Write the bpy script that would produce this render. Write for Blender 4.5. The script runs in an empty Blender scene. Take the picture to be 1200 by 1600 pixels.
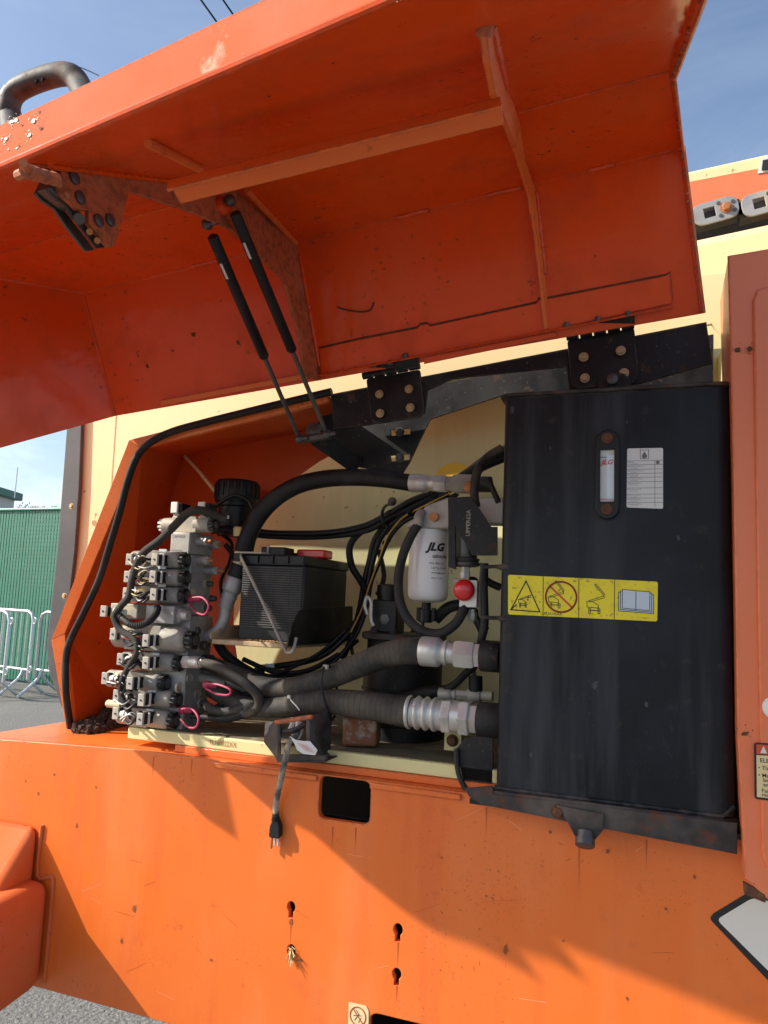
import bpy, bmesh, math, random
from mathutils import Vector, Matrix
random.seed(7)
S = bpy.context.scene
col = S.collection

# ------------------------------------------------------------------ camera, world, sun, exposure
MC = Matrix(((0.93956868, 0.00206309, 0.34235426), (0.33975317, -0.12879672, -0.93165401), (0.04217202, 0.99166887, -0.12171431)))
CAM = Vector((0, -1.39, 1.40)); FP = 1166.0
cd = bpy.data.cameras.new('camera'); cam = bpy.data.objects.new('camera', cd); col.objects.link(cam)
cam.matrix_world = Matrix.Translation(CAM) @ MC.to_4x4()
cd.sensor_fit = 'VERTICAL'; cd.sensor_height = 36; cd.sensor_width = 27; cd.lens = FP / 1600 * 36
cd.clip_start = 0.02; cd.clip_end = 4000
S.camera = cam
S.render.resolution_x = 768; S.render.resolution_y = 1024

SUN = Vector((1.36, .62, -1.0)).normalized()          # direction the light travels
W = bpy.data.worlds.new('World'); S.world = W; W.use_nodes = True
nt = W.node_tree; N = nt.nodes; N.clear(); K = nt.links.new
out = N.new('ShaderNodeOutputWorld'); bg = N.new('ShaderNodeBackground'); sky = N.new('ShaderNodeTexSky')
sky.sky_type = 'NISHITA'; sky.sun_disc = False
sky.sun_elevation = math.asin(-SUN.z); sky.sun_rotation = math.atan2(-SUN.x, -SUN.y)
sky.air_density = 1.0; sky.dust_density = 1.8; sky.ozone_density = 1.0
tc = N.new('ShaderNodeTexCoord'); mp = N.new('ShaderNodeMapping'); mp.inputs['Scale'].default_value = (1.6, 1.6, 5.5)
mp.inputs['Rotation'].default_value = (0.1, 0.25, 0.5); mp.inputs['Location'].default_value = (.35, .2, .6)
nz = N.new('ShaderNodeTexNoise'); nz.inputs['Scale'].default_value = 1.3; nz.inputs['Detail'].default_value = 9; nz.inputs['Roughness'].default_value = .58
nz.inputs['Distortion'].default_value = .5
K(tc.outputs['Generated'], mp.inputs['Vector']); K(mp.outputs[0], nz.inputs['Vector'])
rp = N.new('ShaderNodeValToRGB'); rp.color_ramp.elements[0].position = .45; rp.color_ramp.elements[1].position = .74
K(nz.outputs['Fac'], rp.inputs['Fac'])
sx = N.new('ShaderNodeSeparateXYZ'); K(tc.outputs['Generated'], sx.inputs[0])
hz = N.new('ShaderNodeMapRange'); hz.inputs['From Min'].default_value = .0; hz.inputs['From Max'].default_value = .55
hz.inputs['To Min'].default_value = 1.0; hz.inputs['To Max'].default_value = .10
K(sx.outputs['Z'], hz.inputs['Value'])
mu = N.new('ShaderNodeMath'); mu.operation = 'MULTIPLY'; K(rp.outputs['Color'], mu.inputs[0]); K(hz.outputs[0], mu.inputs[1])
mx = N.new('ShaderNodeMix'); mx.data_type = 'RGBA'
K(mu.outputs[0], mx.inputs['Factor']); K(sky.outputs[0], mx.inputs['A']); mx.inputs['B'].default_value = (7.2, 7.6, 8.2, 1)
K(mx.outputs['Result'], bg.inputs['Color']); bg.inputs['Strength'].default_value = 0.15
K(bg.outputs[0], out.inputs['Surface'])
sl = bpy.data.lights.new('sun', 'SUN'); sl.energy = 5.0; sl.angle = math.radians(.53); sl.color = (1, .94, .84)
so = bpy.data.objects.new('sun', sl); col.objects.link(so); so.location = (-4, -3, 6)
so.rotation_euler = SUN.to_track_quat('-Z', 'Y').to_euler()
S.view_settings.view_transform = 'Standard'; S.view_settings.look = 'None'
S.view_settings.gamma = 1; S.view_settings.use_curve_mapping = False; S.view_settings.exposure = 0.5
S.cycles.max_bounces = 8; S.cycles.diffuse_bounces = 5; S.cycles.glossy_bounces = 4

# ------------------------------------------------------------------ photo-measuring helpers (pixel of the 1200x1600 photo -> point on a plane)
def ray(px, py): return MC @ Vector((px - 600, -(py - 800), -FP))
def P(px, py, Y=0.0):
    d = ray(px, py); return CAM + d * ((Y - CAM.y) / d.y)
def PZ(px, py, z):
    d = ray(px, py); return CAM + d * ((z - CAM.z) / d.z)
def PX(px, py, x):
    d = ray(px, py); return CAM + d * ((x - CAM.x) / d.x)
def PL(px, py, o, n):
    d = ray(px, py); return CAM + d * ((o - CAM).dot(n) / d.dot(n))
def mpp(px, py, Y):                                   # metres per photo pixel there
    p = P(px, py, Y); return (MC.transposed() @ (p - CAM)).z / -FP
V = lambda *a: Vector(a)
UX, UY, UZ = V(1, 0, 0), V(0, 1, 0), V(0, 0, 1)

# ------------------------------------------------------------------ materials
MATS = {}
def ramp(nt, fac, p0, p1, c0=(0, 0, 0, 1), c1=(1, 1, 1, 1)):
    r = nt.nodes.new('ShaderNodeValToRGB'); e = r.color_ramp.elements
    e[0].position = p0; e[1].position = p1; e[0].color = c0; e[1].color = c1
    nt.links.new(fac, r.inputs['Fac']); return r.outputs['Color']
def noise(nt, scale, detail=5, rough=.55, vec=None, stretch=None, dist=0):
    n = nt.nodes.new('ShaderNodeTexNoise'); n.inputs['Scale'].default_value = scale
    n.inputs['Detail'].default_value = detail; n.inputs['Roughness'].default_value = rough; n.inputs['Distortion'].default_value = dist
    g = nt.nodes.new('ShaderNodeNewGeometry'); v = g.outputs['Position']
    if stretch:
        m = nt.nodes.new('ShaderNodeMapping'); m.inputs['Scale'].default_value = stretch
        nt.links.new(v, m.inputs['Vector']); v = m.outputs[0]
    nt.links.new(v, n.inputs['Vector']); return n.outputs['Fac']
def mixc(nt, fac, a, b):
    m = nt.nodes.new('ShaderNodeMix'); m.data_type = 'RGBA'
    if hasattr(fac, 'is_linked'): nt.links.new(fac, m.inputs['Factor'])
    else: m.inputs['Factor'].default_value = fac
    for s, v in (('A', a), ('B', b)):
        if hasattr(v, 'is_linked'): nt.links.new(v, m.inputs[s])
        else: m.inputs[s].default_value = (*v, 1)
    return m.outputs['Result']
def mul(nt, a, b):
    m = nt.nodes.new('ShaderNodeMath'); m.operation = 'MULTIPLY'
    for i, v in enumerate((a, b)):
        if hasattr(v, 'is_linked'): nt.links.new(v, m.inputs[i])
        else: m.inputs[i].default_value = v
    return m.outputs[0]
def mat(name, base, rough=.5, metal=0, coat=0, var=.12, vscale=3, layers=(), bump=(), rvar=.12, spec=.5, edge=None):
    """layers: (scale, lo, hi, colour, strength, stretch, roughness) noise-masked coats of dirt, rust or dust"""
    m = bpy.data.materials.new(name); m.use_nodes = True; nt = m.node_tree; L = nt.links.new
    b = nt.nodes['Principled BSDF']
    c = mixc(nt, noise(nt, vscale, 6), tuple(max(0, x * (1 - var)) for x in base), tuple(min(1, x * (1 + var)) for x in base))
    r = nt.nodes.new('ShaderNodeMapRange'); r.inputs['To Min'].default_value = max(.02, rough - rvar); r.inputs['To Max'].default_value = min(1, rough + rvar)
    L(noise(nt, vscale * 4, 5), r.inputs['Value']); ro = r.outputs[0]
    for la in layers:
        sc, lo, hi, cc, st = la[:5]; stretch = la[5] if len(la) > 5 else None; lr = la[6] if len(la) > 6 else .85
        mk = mul(nt, ramp(nt, noise(nt, sc, 6, .6, stretch=stretch), lo, hi), st)
        if len(la) > 7: mk = mul(nt, mk, ramp(nt, noise(nt, la[7], 3), .50, .60))      # only in clusters
        c = mixc(nt, mk, c, cc)
        mr = nt.nodes.new('ShaderNodeMix'); L(mk, mr.inputs['Factor']); L(ro, mr.inputs['A']); mr.inputs['B'].default_value = lr; ro = mr.outputs['Result']
    if edge:                                           # paint worn off along the edges
        bv = nt.nodes.new('ShaderNodeBevel'); bv.samples = 3; bv.inputs['Radius'].default_value = edge[1]
        g = nt.nodes.new('ShaderNodeNewGeometry'); dp = nt.nodes.new('ShaderNodeVectorMath'); dp.operation = 'DOT_PRODUCT'
        L(bv.outputs[0], dp.inputs[0]); L(g.outputs['Normal'], dp.inputs[1])
        mk = mul(nt, ramp(nt, dp.outputs['Value'], .90, .985, (1, 1, 1, 1), (0, 0, 0, 1)), ramp(nt, noise(nt, edge[2], 5, .65), .42, .56))
        c = mixc(nt, mk, c, edge[0])
    L(c, b.inputs['Base Color']); L(ro, b.inputs['Roughness']); b.inputs['Metallic'].default_value = metal
    b.inputs['Coat Weight'].default_value = coat; b.inputs['Coat Roughness'].default_value = .08
    b.inputs['Specular IOR Level'].default_value = spec
    prev = None
    for sc, st, dist in bump:
        bn = nt.nodes.new('ShaderNodeBump'); bn.inputs['Strength'].default_value = st; bn.inputs['Distance'].default_value = dist
        L(noise(nt, sc, 4), bn.inputs['Height'])
        if prev: L(prev, bn.inputs['Normal'])
        prev = bn.outputs[0]
    if prev:
        L(prev, b.inputs['Normal'])
        if coat: L(prev, b.inputs['Coat Normal'])
    MATS[name] = m; return m
RUST = (.12, .035, .012); DUST = (.42, .33, .22)
ORG = (.76, .155, .020)
mat('orange_skirt', ORG, .36, coat=.12, var=.06, layers=((2.2, .45, .68, (.72, .18, .045), .4, None, .6), (14, .52, .66, (.66, .11, .012), .5, (1, 1, .12), .6), (130, .60, .66, (.20, .05, .012), .75, None, .85, 2.3), (7, .56, .70, (.60, .10, .012), .5), (260, .62, .67, (.14, .04, .012), .7, None, .85, 3.7), (5, .5, .66, (.80, .25, .08), .3, (1, 1, .25), .65), (30, .6, .68, (.55, .09, .012), .5, None, .7, 4)), bump=((220, .05, .001), (1.6, .12, .02), (6, .06, .01)), edge=((.30, .09, .03), .004, 40))
mat('orange_edge', (.80, .17, .03), .5, var=.1, layers=((50, .62, .7, (.35, .10, .03), .6),), edge=((.25, .08, .03), .003, 60))
mat('orange_hood', (.80, .078, .0035), .30, coat=.26, spec=.3, var=.09, layers=((3, .5, .7, (.62, .13, .03), .4), (70, .62, .67, RUST, .8, None, .85, 3.1), (9, .52, .68, (.56, .06, .006), .5)), bump=((330, .07, .001), (3.2, .22, .02), (9, .08, .01)), edge=((.22, .06, .02), .004, 45))
mat('orange_faded', (.76, .185, .07), .42, coat=.1, var=.07, layers=((3, .45, .8, (.72, .28, .17), .5, None, .6), (60, .63, .68, RUST, .8, None, .85, 3)), bump=((200, .06, .001), (5, .08, .01)), edge=((.22, .08, .035), .005, 35))
mat('orange_lip', (.56, .125, .045), .8, spec=.15, var=.1, layers=((5, .45, .65, (.50, .19, .11), .6), (18, .60, .66, (.60, .36, .25), .6, None, .5, 6)), bump=((120, .1, .002),), edge=((.08, .03, .015), .004, 60))
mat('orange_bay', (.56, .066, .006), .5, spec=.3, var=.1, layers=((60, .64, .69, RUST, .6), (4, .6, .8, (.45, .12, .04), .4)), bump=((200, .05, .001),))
mat('orange_rusty', (.50, .13, .045), .65, var=.2, vscale=30, layers=((70, .46, .62, (.20, .07, .035), .75), (12, .5, .7, (.48, .22, .12), .5)), bump=((160, .2, .002),))
mat('cream_bay', (.72, .69, .37), .42, var=.05, layers=((3, .5, .85, (.60, .55, .27), .4), (45, .67, .70, RUST, .6), (9, .46, .66, (.58, .53, .29), .55, (1, 1, .15))), bump=((60, .05, .002), (14, .1, .01)))
mat('cream', (.80, .66, .34), .48, var=.05, layers=((3, .45, .7, (.70, .54, .27), .45), (45, .66, .69, RUST, .6)), bump=((60, .05, .002),))
mat('cream_floor', (.70, .64, .31), .55, var=.08, layers=((9, .5, .7, (.52, .42, .24), .6), (40, .64, .7, (.30, .15, .06), .6)), bump=((120, .1, .001),))
mat('yellow', (.85, .5, .04), .5)
mat('tank_black', (.0055, .0065, .0095), .40, var=.3, spec=.22, layers=((11, .50, .64, (.052, .056, .064), .7, (1, 1, .08), .6), (2.5, .42, .66, (.022, .028, .040), .7, None, .5), (200, .655, .69, (.16, .16, .16), .5, None, .8, 3), (30, .6, .68, (.05, .045, .04), .5)), bump=((4, .1, .01), (250, .06, .0008)), edge=((.10, .085, .07), .006, 30))
mat('black_paint', (.009, .009, .011), .45, var=.3, spec=.3, layers=((8, .48, .68, (.04, .038, .036), .6), (140, .64, .68, (.15, .13, .11), .6), (30, .62, .67, (.09, .05, .03), .6)), bump=((200, .08, .001),), edge=((.10, .075, .06), .003, 50))
mat('black_rusty', (.018, .016, .016), .6, var=.3, layers=((14, .45, .65, (.10, .085, .075), .6), (35, .55, .66, RUST, .7), (7, .5, .7, (.18, .14, .11), .4)), bump=((140, .2, .0015),))
mat('rust', (.10, .04, .02), .85, var=.4, vscale=60, layers=((90, .5, .65, (.20, .08, .03), .7),), bump=((300, .4, .001),))
mat('rubber', (.011, .011, .012), .55, var=.2, spec=.3, layers=((12, .5, .75, (.07, .065, .06), .6),), bump=((300, .1, .0005),))
mat('rubber_dusty', (.022, .021, .020), .72, var=.2, layers=((12, .42, .66, (.17, .14, .10), .55), (60, .5, .7, (.07, .06, .045), .5)), bump=((350, .15, .0006),))
mat('flap_grey', (.055, .058, .062), .65, var=.2, layers=((8, .45, .75, (.15, .15, .15), .5), (120, .68, .72, (.4, .4, .4), .5)), bump=((200, .1, .001),))
mat('plastic_black', (.007, .007, .008), .42, var=.2, spec=.35, layers=((14, .55, .8, (.05, .045, .04), .4),))
mat('battery_black', (.012, .014, .017), .45, var=.2, spec=.35, layers=((10, .5, .8, (.07, .065, .06), .5),))
mat('zinc', (.60, .60, .57), .46, metal=.6, var=.15, vscale=20, layers=((25, .5, .75, (.30, .28, .25), .5), (60, .62, .72, (.35, .24, .14), .4)), bump=((260, .08, .0005),))
mat('aluminium', (.36, .355, .35), .5, metal=.45, var=.12, vscale=12, layers=((18, .45, .7, (.20, .18, .155), .6), (7, .45, .7, (.56, .49, .36), .55)), bump=((240, .06, .0005),))
mat('coil_grey', (.27, .26, .245), .55, metal=.15, var=.15, vscale=14, layers=((14, .42, .62, (.60, .52, .36), .7), (50, .64, .7, (.22, .09, .035), .7)))
mat('connector_grey', (.38, .36, .32), .6, var=.1, layers=((30, .5, .7, (.58, .50, .36), .6),))
mat('steel_dark', (.10, .10, .10), .45, metal=.6, var=.2, layers=((20, .5, .7, (.22, .18, .14), .5),))
mat('brass_rust', (.42, .17, .07), .55, metal=.4, var=.3, vscale=60)
mat('pink', (.36, .025, .08), .5, var=.15, layers=((50, .55, .7, (.35, .15, .14), .5),))
mat('red', (.62, .015, .02), .28, coat=.3, var=.05)
mat('red_dull', (.30, .012, .02), .5, var=.15)
mat('white_paint', (.74, .74, .73), .32, coat=.2, var=.03, layers=((20, .6, .8, (.55, .52, .47), .4),))
mat('white_plastic', (.74, .73, .68), .5, var=.05, layers=((20, .55, .8, (.45, .4, .33), .4),))
mat('paper', (.66, .67, .66), .6, var=.03)
mat('decal_yellow', (.80, .66, .012), .42, var=.05, layers=((30, .5, .7, (.52, .42, .06), .5), (140, .6, .66, (.15, .12, .05), .6)))
mat('decal_cream', (.72, .56, .30), .5, var=.03)
mat('decal_white', (.70, .67, .60), .45, var=.03, layers=((8, .5, .8, (.6, .55, .46), .5),))
mat('ink_black', (.012, .012, .012), .5, var=0)
mat('ink_grey', (.14, .14, .14), .6, var=0)
mat('ink_red', (.55, .07, .02), .5, var=0)
mat('ink_scarlet', (.62, .05, .03), .5, var=0)
mat('ink_blue', (.05, .10, .32), .5, var=0)
mat('stencil_brown', (.38, .16, .04), .6, var=0)
mat('book_blue', (.52, .60, .68), .5, var=0)
mat('gauge_glass', (.55, .66, .74), .15, coat=.6, var=.04)
mat('galvanised', (.55, .57, .58), .4, metal=.6, var=.1, vscale=8)
mat('slat_green', (.024, .16, .10), .5, var=.2, vscale=6)
mat('wire_green', (.18, .44, .33), .45, var=.1)
mat('dirt', (.055, .030, .020), .95, var=.4, vscale=50, bump=((200, .5, .003),))
mat('sand', (.40, .25, .12), .95, var=.3, vscale=80, bump=((300, .4, .002),))
mat('asphalt', (.25, .24, .22), .9, var=.15, vscale=2, layers=((55, .52, .60, (.52, .49, .43), .8), (110, .36, .46, (.09, .088, .08), .7), (1.2, .5, .7, (.22, .21, .19), .5)), bump=((60, 1.0, .012),))
mat('brick', (.20, .075, .035), .8, var=.3, vscale=25, layers=((40, .5, .62, (.36, .30, .25), .7),), bump=((120, .4, .003),))
mat('olive_leaf', (.05, .075, .025), .7, var=.4)
mat('wood_dry', (.55, .42, .20), .8, var=.2)
mat('yellow_wire', (.62, .36, .05), .5, var=.1)
mat('far_roof', (.06, .16, .12), .6); mat('far_wall', (.5, .5, .48), .8)
mat('cord_dusty', (.10, .09, .08), .7, var=.2, layers=((40, .45, .6, (.45, .40, .30), .7),))
mat('rust_soft', (.28, .065, .015), .7, var=.4, vscale=120)
mat('scuff_grey', (.05, .052, .056), .7, var=.4, vscale=200)
mat('zinc_yellow', (.46, .38, .22), .42, metal=.6, var=.25, vscale=60)
mat('knob_black', (.020, .019, .018), .38, var=.2, layers=((60, .5, .62, (.30, .27, .21), .5),))
mat('orange_cast', (.60, .125, .03), .75, spec=.2, var=.1, layers=((4, .45, .65, (.62, .20, .10), .5), (60, .62, .67, RUST, .7, None, .85, 4)), bump=((90, .15, .002),))
mat('grime', (.13, .11, .07), .85, var=.3, vscale=12, layers=((16, .52, .64, (.32, .27, .15), .6), (50, .55, .65, (.08, .06, .04), .6)), bump=((150, .2, .001),))
mat('battery_rib_lit', (.055, .055, .055), .6, var=.2, layers=((30, .5, .7, (.14, .13, .11), .5),))  # paler than the case: sunlight on the ribs put into the colour
mat('scratch', (.84, .36, .18), .6, var=.1)
mat('drip', (.46, .075, .012), .6, var=.3, vscale=60)
mat('paint_bare', (.44, .27, .20), .5, var=.4, vscale=400)
mat('tan_dust', (.52, .38, .22), .85, var=.2, vscale=30, layers=((30, .5, .65, (.25, .13, .07), .6),))
mat('tape_cream', (.62, .53, .34), .7, var=.1)
mat('dark_inside', (.02, .015, .012), .8, var=.2)

def banded(name, src, pitch, braid=0):                 # hose wrapped in tape, or braided sleeve: bands along the tube
    m = MATS[src].copy(); m.name = name; nt = m.node_tree; L = nt.links.new; b = nt.nodes['Principled BSDF']
    def at(a): n = nt.nodes.new('ShaderNodeAttribute'); n.attribute_name = a; return n.outputs['Fac']
    def op(o, a, b_):
        n = nt.nodes.new('ShaderNodeMath'); n.operation = o
        for i, v in enumerate((a, b_)):
            if v is None: continue
            if hasattr(v, 'is_linked'): L(v, n.inputs[i])
            else: n.inputs[i].default_value = v
        return n.outputs[0]
    u = op('MULTIPLY', at('along'), 1 / pitch)
    if braid:
        w = op('MULTIPLY', at('around'), braid)
        h = op('MULTIPLY', op('SINE', op('MULTIPLY', op('ADD', u, w), 6.283), None), op('SINE', op('MULTIPLY', op('SUBTRACT', u, w), 6.283), None))
        h = op('ADD', op('MULTIPLY', h, .5), .5); line = ramp(nt, h, .25, .55, (1, 1, 1, 1), (0, 0, 0, 1))
    else:
        u = op('ADD', op('ADD', u, op('MULTIPLY', noise(nt, 9, 2), 1.6)), op('MULTIPLY', at('around'), .35)); h = op('FRACT', u, None)
        line = ramp(nt, h, .03, .14, (1, 1, 1, 1), (0, 0, 0, 1))
    old = b.inputs['Base Color'].links[0].from_socket
    L(mixc(nt, mul(nt, line, .75), old, (.010, .009, .008)), b.inputs['Base Color'])
    bn = nt.nodes.new('ShaderNodeBump'); bn.inputs['Strength'].default_value = .5; bn.inputs['Distance'].default_value = .003
    L(h, bn.inputs['Height'])
    if b.inputs['Normal'].links: L(b.inputs['Normal'].links[0].from_socket, bn.inputs['Normal'])
    L(bn.outputs[0], b.inputs['Normal']); MATS[name] = m
banded('tape_hose', 'rubber_dusty', .0115); banded('braid_sleeve', 'rubber_dusty', .0065, 5)
# ------------------------------------------------------------------ mesh helpers
def frame(axis):
    a = Vector(axis).normalized(); t = UZ if abs(a.z) < .9 else UX
    e1 = t.cross(a).normalized(); return e1, a.cross(e1), a
class MB:
    def __init__(s): s.v = []; s.f = []; s.al = {}; s.ar = {}
    def add(s, vs, fs):
        n = len(s.v); s.v += [Vector(q) for q in vs]; s.f += [tuple(i + n for i in q) for q in fs]; return s
    def box(s, c, sz, ax=None):
        c = Vector(c); e = ax or (UX, UY, UZ); h = [e[i] * sz[i] / 2 for i in range(3)]
        vs = [c + h[0] * a + h[1] * b + h[2] * d for a in (-1, 1) for b in (-1, 1) for d in (-1, 1)]
        return s.add(vs, [(0, 1, 3, 2), (4, 6, 7, 5), (0, 4, 5, 1), (2, 3, 7, 6), (0, 2, 6, 4), (1, 5, 7, 3)])
    def lathe(s, p0, axis, prof, seg=24, cap=True, e1=None):           # prof: (distance along axis, radius)
        a1, a2, a = frame(axis); p0 = Vector(p0)
        if e1 is not None: a1 = Vector(e1); a2 = a.cross(a1)
        vs = []; fs = []
        for d, r in prof:
            for k in range(seg):
                t = 2 * math.pi * k / seg; vs.append(p0 + a * d + (a1 * math.cos(t) + a2 * math.sin(t)) * r)
        for i in range(len(prof) - 1):
            for k in range(seg):
                j = (k + 1) % seg; fs.append((i * seg + k, i * seg + j, (i + 1) * seg + j, (i + 1) * seg + k))
        if cap: fs.append(tuple(range(seg))[::-1]); fs.append(tuple((len(prof) - 1) * seg + k for k in range(seg)))
        return s.add(vs, fs)
    def cyl(s, p0, p1, r, seg=20, r1=None):
        p0 = Vector(p0); p1 = Vector(p1); l = (p1 - p0).length
        return s.lathe(p0, p1 - p0, [(0, r), (l, r if r1 is None else r1)], seg)
    def tube(s, pts, r, seg=12, sub=6, closed=False, wob=None):
        pts = [Vector(p) for p in pts]
        if sub > 1 and len(pts) > 2: pts = spline(pts, sub, closed)
        n = len(pts); vs = []; fs = []; prev = None; run = 0.0; n0 = len(s.v)
        for i, p in enumerate(pts):
            if closed: t = pts[(i + 1) % n] - pts[i - 1]
            else: t = pts[min(i + 1, n - 1)] - pts[max(i - 1, 0)]
            t.normalize()
            if prev is None: e1 = frame(t)[0]
            else: e1 = (prev - t * prev.dot(t)).normalized()
            prev = e1; e2 = t.cross(e1)
            rr = r(i / (n - 1)) if callable(r) else r
            if wob: rr *= 1 + wob(i)
            if i: run += (pts[i] - pts[i - 1]).length
            for k in range(seg):
                s.al[n0 + len(vs)] = run; s.ar[n0 + len(vs)] = abs(k / seg * 2 - 1)
                a = 2 * math.pi * k / seg; vs.append(p + (e1 * math.cos(a) + e2 * math.sin(a)) * rr)
        for i in range(n if closed else n - 1):
            j = (i + 1) % n
            for k in range(seg):
                l = (k + 1) % seg; fs.append((i * seg + k, i * seg + l, j * seg + l, j * seg + k))
        if not closed: fs.append(tuple(range(seg))[::-1]); fs.append(tuple((n - 1) * seg + k for k in range(seg)))
        return s.add(vs, fs)
    def prism(s, pts, vec):                                            # planar polygon swept by vec
        pts = [Vector(p) for p in pts]; n = len(pts); vec = Vector(vec)
        return s.add(pts + [p + vec for p in pts], [tuple(range(n))[::-1], tuple(range(n, 2 * n))] + [(i, (i + 1) % n, (i + 1) % n + n, i + n) for i in range(n)])
    def ball(s, c, r, seg=14, rings=9, sq=(1, 1, 1), jit=0):
        c = Vector(c); vs = [c + V(0, 0, r * sq[2])]; fs = []
        for i in range(1, rings):
            a = math.pi * i / rings
            for k in range(seg):
                t = 2 * math.pi * k / seg; q = r * (1 + random.uniform(-jit, jit))
                vs.append(c + V(q * sq[0] * math.sin(a) * math.cos(t), q * sq[1] * math.sin(a) * math.sin(t), q * sq[2] * math.cos(a)))
        vs.append(c - V(0, 0, r * sq[2])); b = len(vs) - 1
        for k in range(seg): fs.append((0, 1 + k, 1 + (k + 1) % seg)); fs.append((b, 1 + (rings - 2) * seg + (k + 1) % seg, 1 + (rings - 2) * seg + k))
        for i in range(rings - 2):
            for k in range(seg):
                j = (k + 1) % seg; fs.append((1 + i * seg + k, 1 + (i + 1) * seg + k, 1 + (i + 1) * seg + j, 1 + i * seg + j))
        return s.add(vs, fs)
    def mesh(s, me, off=V(0, 0, 0)):
        return s.add([v.co + off for v in me.vertices], [tuple(p.vertices) for p in me.polygons])
    def build(s, name, m, parent=None, bevel=0, smooth=True, ang=38, seg=2):
        if parent is not None: o0 = WL[parent.name]
        else:
            xs = [v.x for v in s.v]; ys = [v.y for v in s.v]; zs = [v.z for v in s.v]
            o0 = V((min(xs) + max(xs)) / 2, (min(ys) + max(ys)) / 2, min(zs))
        me = bpy.data.meshes.new(name); me.from_pydata([v - o0 for v in s.v], [], s.f)
        bm = bmesh.new(); bm.from_mesh(me); bmesh.ops.recalc_face_normals(bm, faces=bm.faces); bm.to_mesh(me); bm.free()
        me.materials.append(MATS[m])
        if s.al and len(s.al) == len(s.v) == len(me.vertices):
            for nm, dd in (('along', s.al), ('around', s.ar)):
                me.attributes.new(nm, 'FLOAT', 'POINT').data.foreach_set('value', [dd[i] for i in range(len(s.v))])
        if smooth:
            me.polygons.foreach_set('use_smooth', [True] * len(me.polygons)); me.set_sharp_from_angle(angle=math.radians(ang))
        o = bpy.data.objects.new(name, me); col.objects.link(o); WL[o.name] = o0
        if parent is not None: o.parent = parent
        else: o.location = o0
        if bevel:
            b = o.modifiers.new('edge', 'BEVEL'); b.width = bevel; b.segments = seg; b.limit_method = 'ANGLE'; b.angle_limit = math.radians(40); b.harden_normals = False
        return o
WL = {}
def spline(p, sub, closed=False):
    n = len(p); o = []
    for i in range(n if closed else n - 1):
        a, b, c, d = (p[(i - 1) % n], p[i], p[(i + 1) % n], p[(i + 2) % n]) if closed else (p[max(i - 1, 0)], p[i], p[i + 1], p[min(i + 2, n - 1)])
        for k in range(sub):
            t = k / sub; o.append(.5 * (2 * b + (c - a) * t + (2 * a - 5 * b + 4 * c - d) * t * t + (3 * b - a - 3 * c + d) * t ** 3))
    if not closed: o.append(p[-1])
    return o
def tag(o, label=None, cat=None, group=None, kind=None):
    if label: o['label'] = label
    if cat: o['category'] = cat
    if group: o['group'] = group
    if kind: o['kind'] = kind
    return o
def thing(name, label, cat, loc, group=None):
    o = bpy.data.objects.new(name, None); col.objects.link(o); o.location = loc; o.empty_display_size = .05
    WL[o.name] = Vector(loc); return tag(o, label, cat, group)
def px3(l): return [P(*q) for q in l]
def flat(outlines, thick, bevel=0, res=3):
    """2D outlines (first one outer, the others holes) -> mesh of that plate, centred on z=0"""
    cu = bpy.data.curves.new('c', 'CURVE'); cu.dimensions = '2D'; cu.fill_mode = 'BOTH'; cu.extrude = max(thick / 2 - bevel, .00001); cu.bevel_depth = bevel; cu.bevel_resolution = res if bevel else 0; cu.offset = -bevel
    for ol in outlines:
        sp = cu.splines.new('POLY'); sp.points.add(len(ol) - 1); sp.use_cyclic_u = True
        for i, (x, y) in enumerate(ol): sp.points[i].co = (x, y, 0, 1)
    ob = bpy.data.objects.new('c', cu); me = bpy.data.meshes.new_from_object(ob)
    bpy.data.objects.remove(ob); bpy.data.curves.remove(cu); return me
def plate(outlines3, normal, thick, bevel=0, rad=0):
    """planar 3D outlines -> plate of that thickness behind the outline (against the normal)"""
    n = Vector(normal).normalized(); o = Vector(outlines3[0][0]); e1, e2, _ = frame(n)
    loops = []
    for ol in outlines3:
        l2 = [((q - o).dot(e1), (q - o).dot(e2)) for q in map(Vector, ol)]
        if rad: l2 = roundpoly(l2, rad)
        loops.append(l2)
    me = flat(loops, thick, bevel); m = MB()
    m.add([o + e1 * v.co.x + e2 * v.co.y + n * (v.co.z - thick / 2) for v in me.vertices], [tuple(p.vertices) for p in me.polygons])
    bpy.data.meshes.remove(me); return m
def roundpoly(l, r, k=5):
    o = []; n = len(l)
    for i in range(n):
        a, b, c = Vector(l[i - 1]), Vector(l[i]), Vector(l[(i + 1) % n]); u, w = (a - b), (c - b)
        rr = min(r, u.length * .45, w.length * .45)
        p, q = b + u.normalized() * rr, b + w.normalized() * rr
        for j in range(k + 1):
            t = j / k; v = p * (1 - t) ** 2 + b * 2 * t * (1 - t) + q * t * t; o.append((v.x, v.y))
    return o
def text(s, o, e1, e2, h, shear=0, bold=0, sx=1, align='LEFT'):
    cu = bpy.data.curves.new('t', 'FONT'); cu.body = s; cu.size = 1; cu.shear = shear; cu.offset = bold; cu.align_x = align; cu.extrude = .0; cu.resolution_u = 2
    ob = bpy.data.objects.new('t', cu); me = bpy.data.meshes.new_from_object(ob); bpy.data.objects.remove(ob); bpy.data.curves.remove(cu)
    k = h / .72; n = e1.cross(e2)
    vs = [Vector(o) + e1 * v.co.x * k * sx + e2 * v.co.y * k for v in me.vertices]; fs = [tuple(p.vertices) for p in me.polygons]
    bpy.data.meshes.remove(me); return vs, fs
def stroke(m, pts, w, n):                                              # flat ribbon along 3D points lying in a plane of normal n
    for a, b in zip(pts[:-1], pts[1:]):
        d = (b - a).normalized(); q = d.cross(n) * (w / 2); e = d * (w * .35)
        m.add([a - e - q, b + e - q, b + e + q, a - e + q], [(0, 1, 2, 3)])
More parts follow.
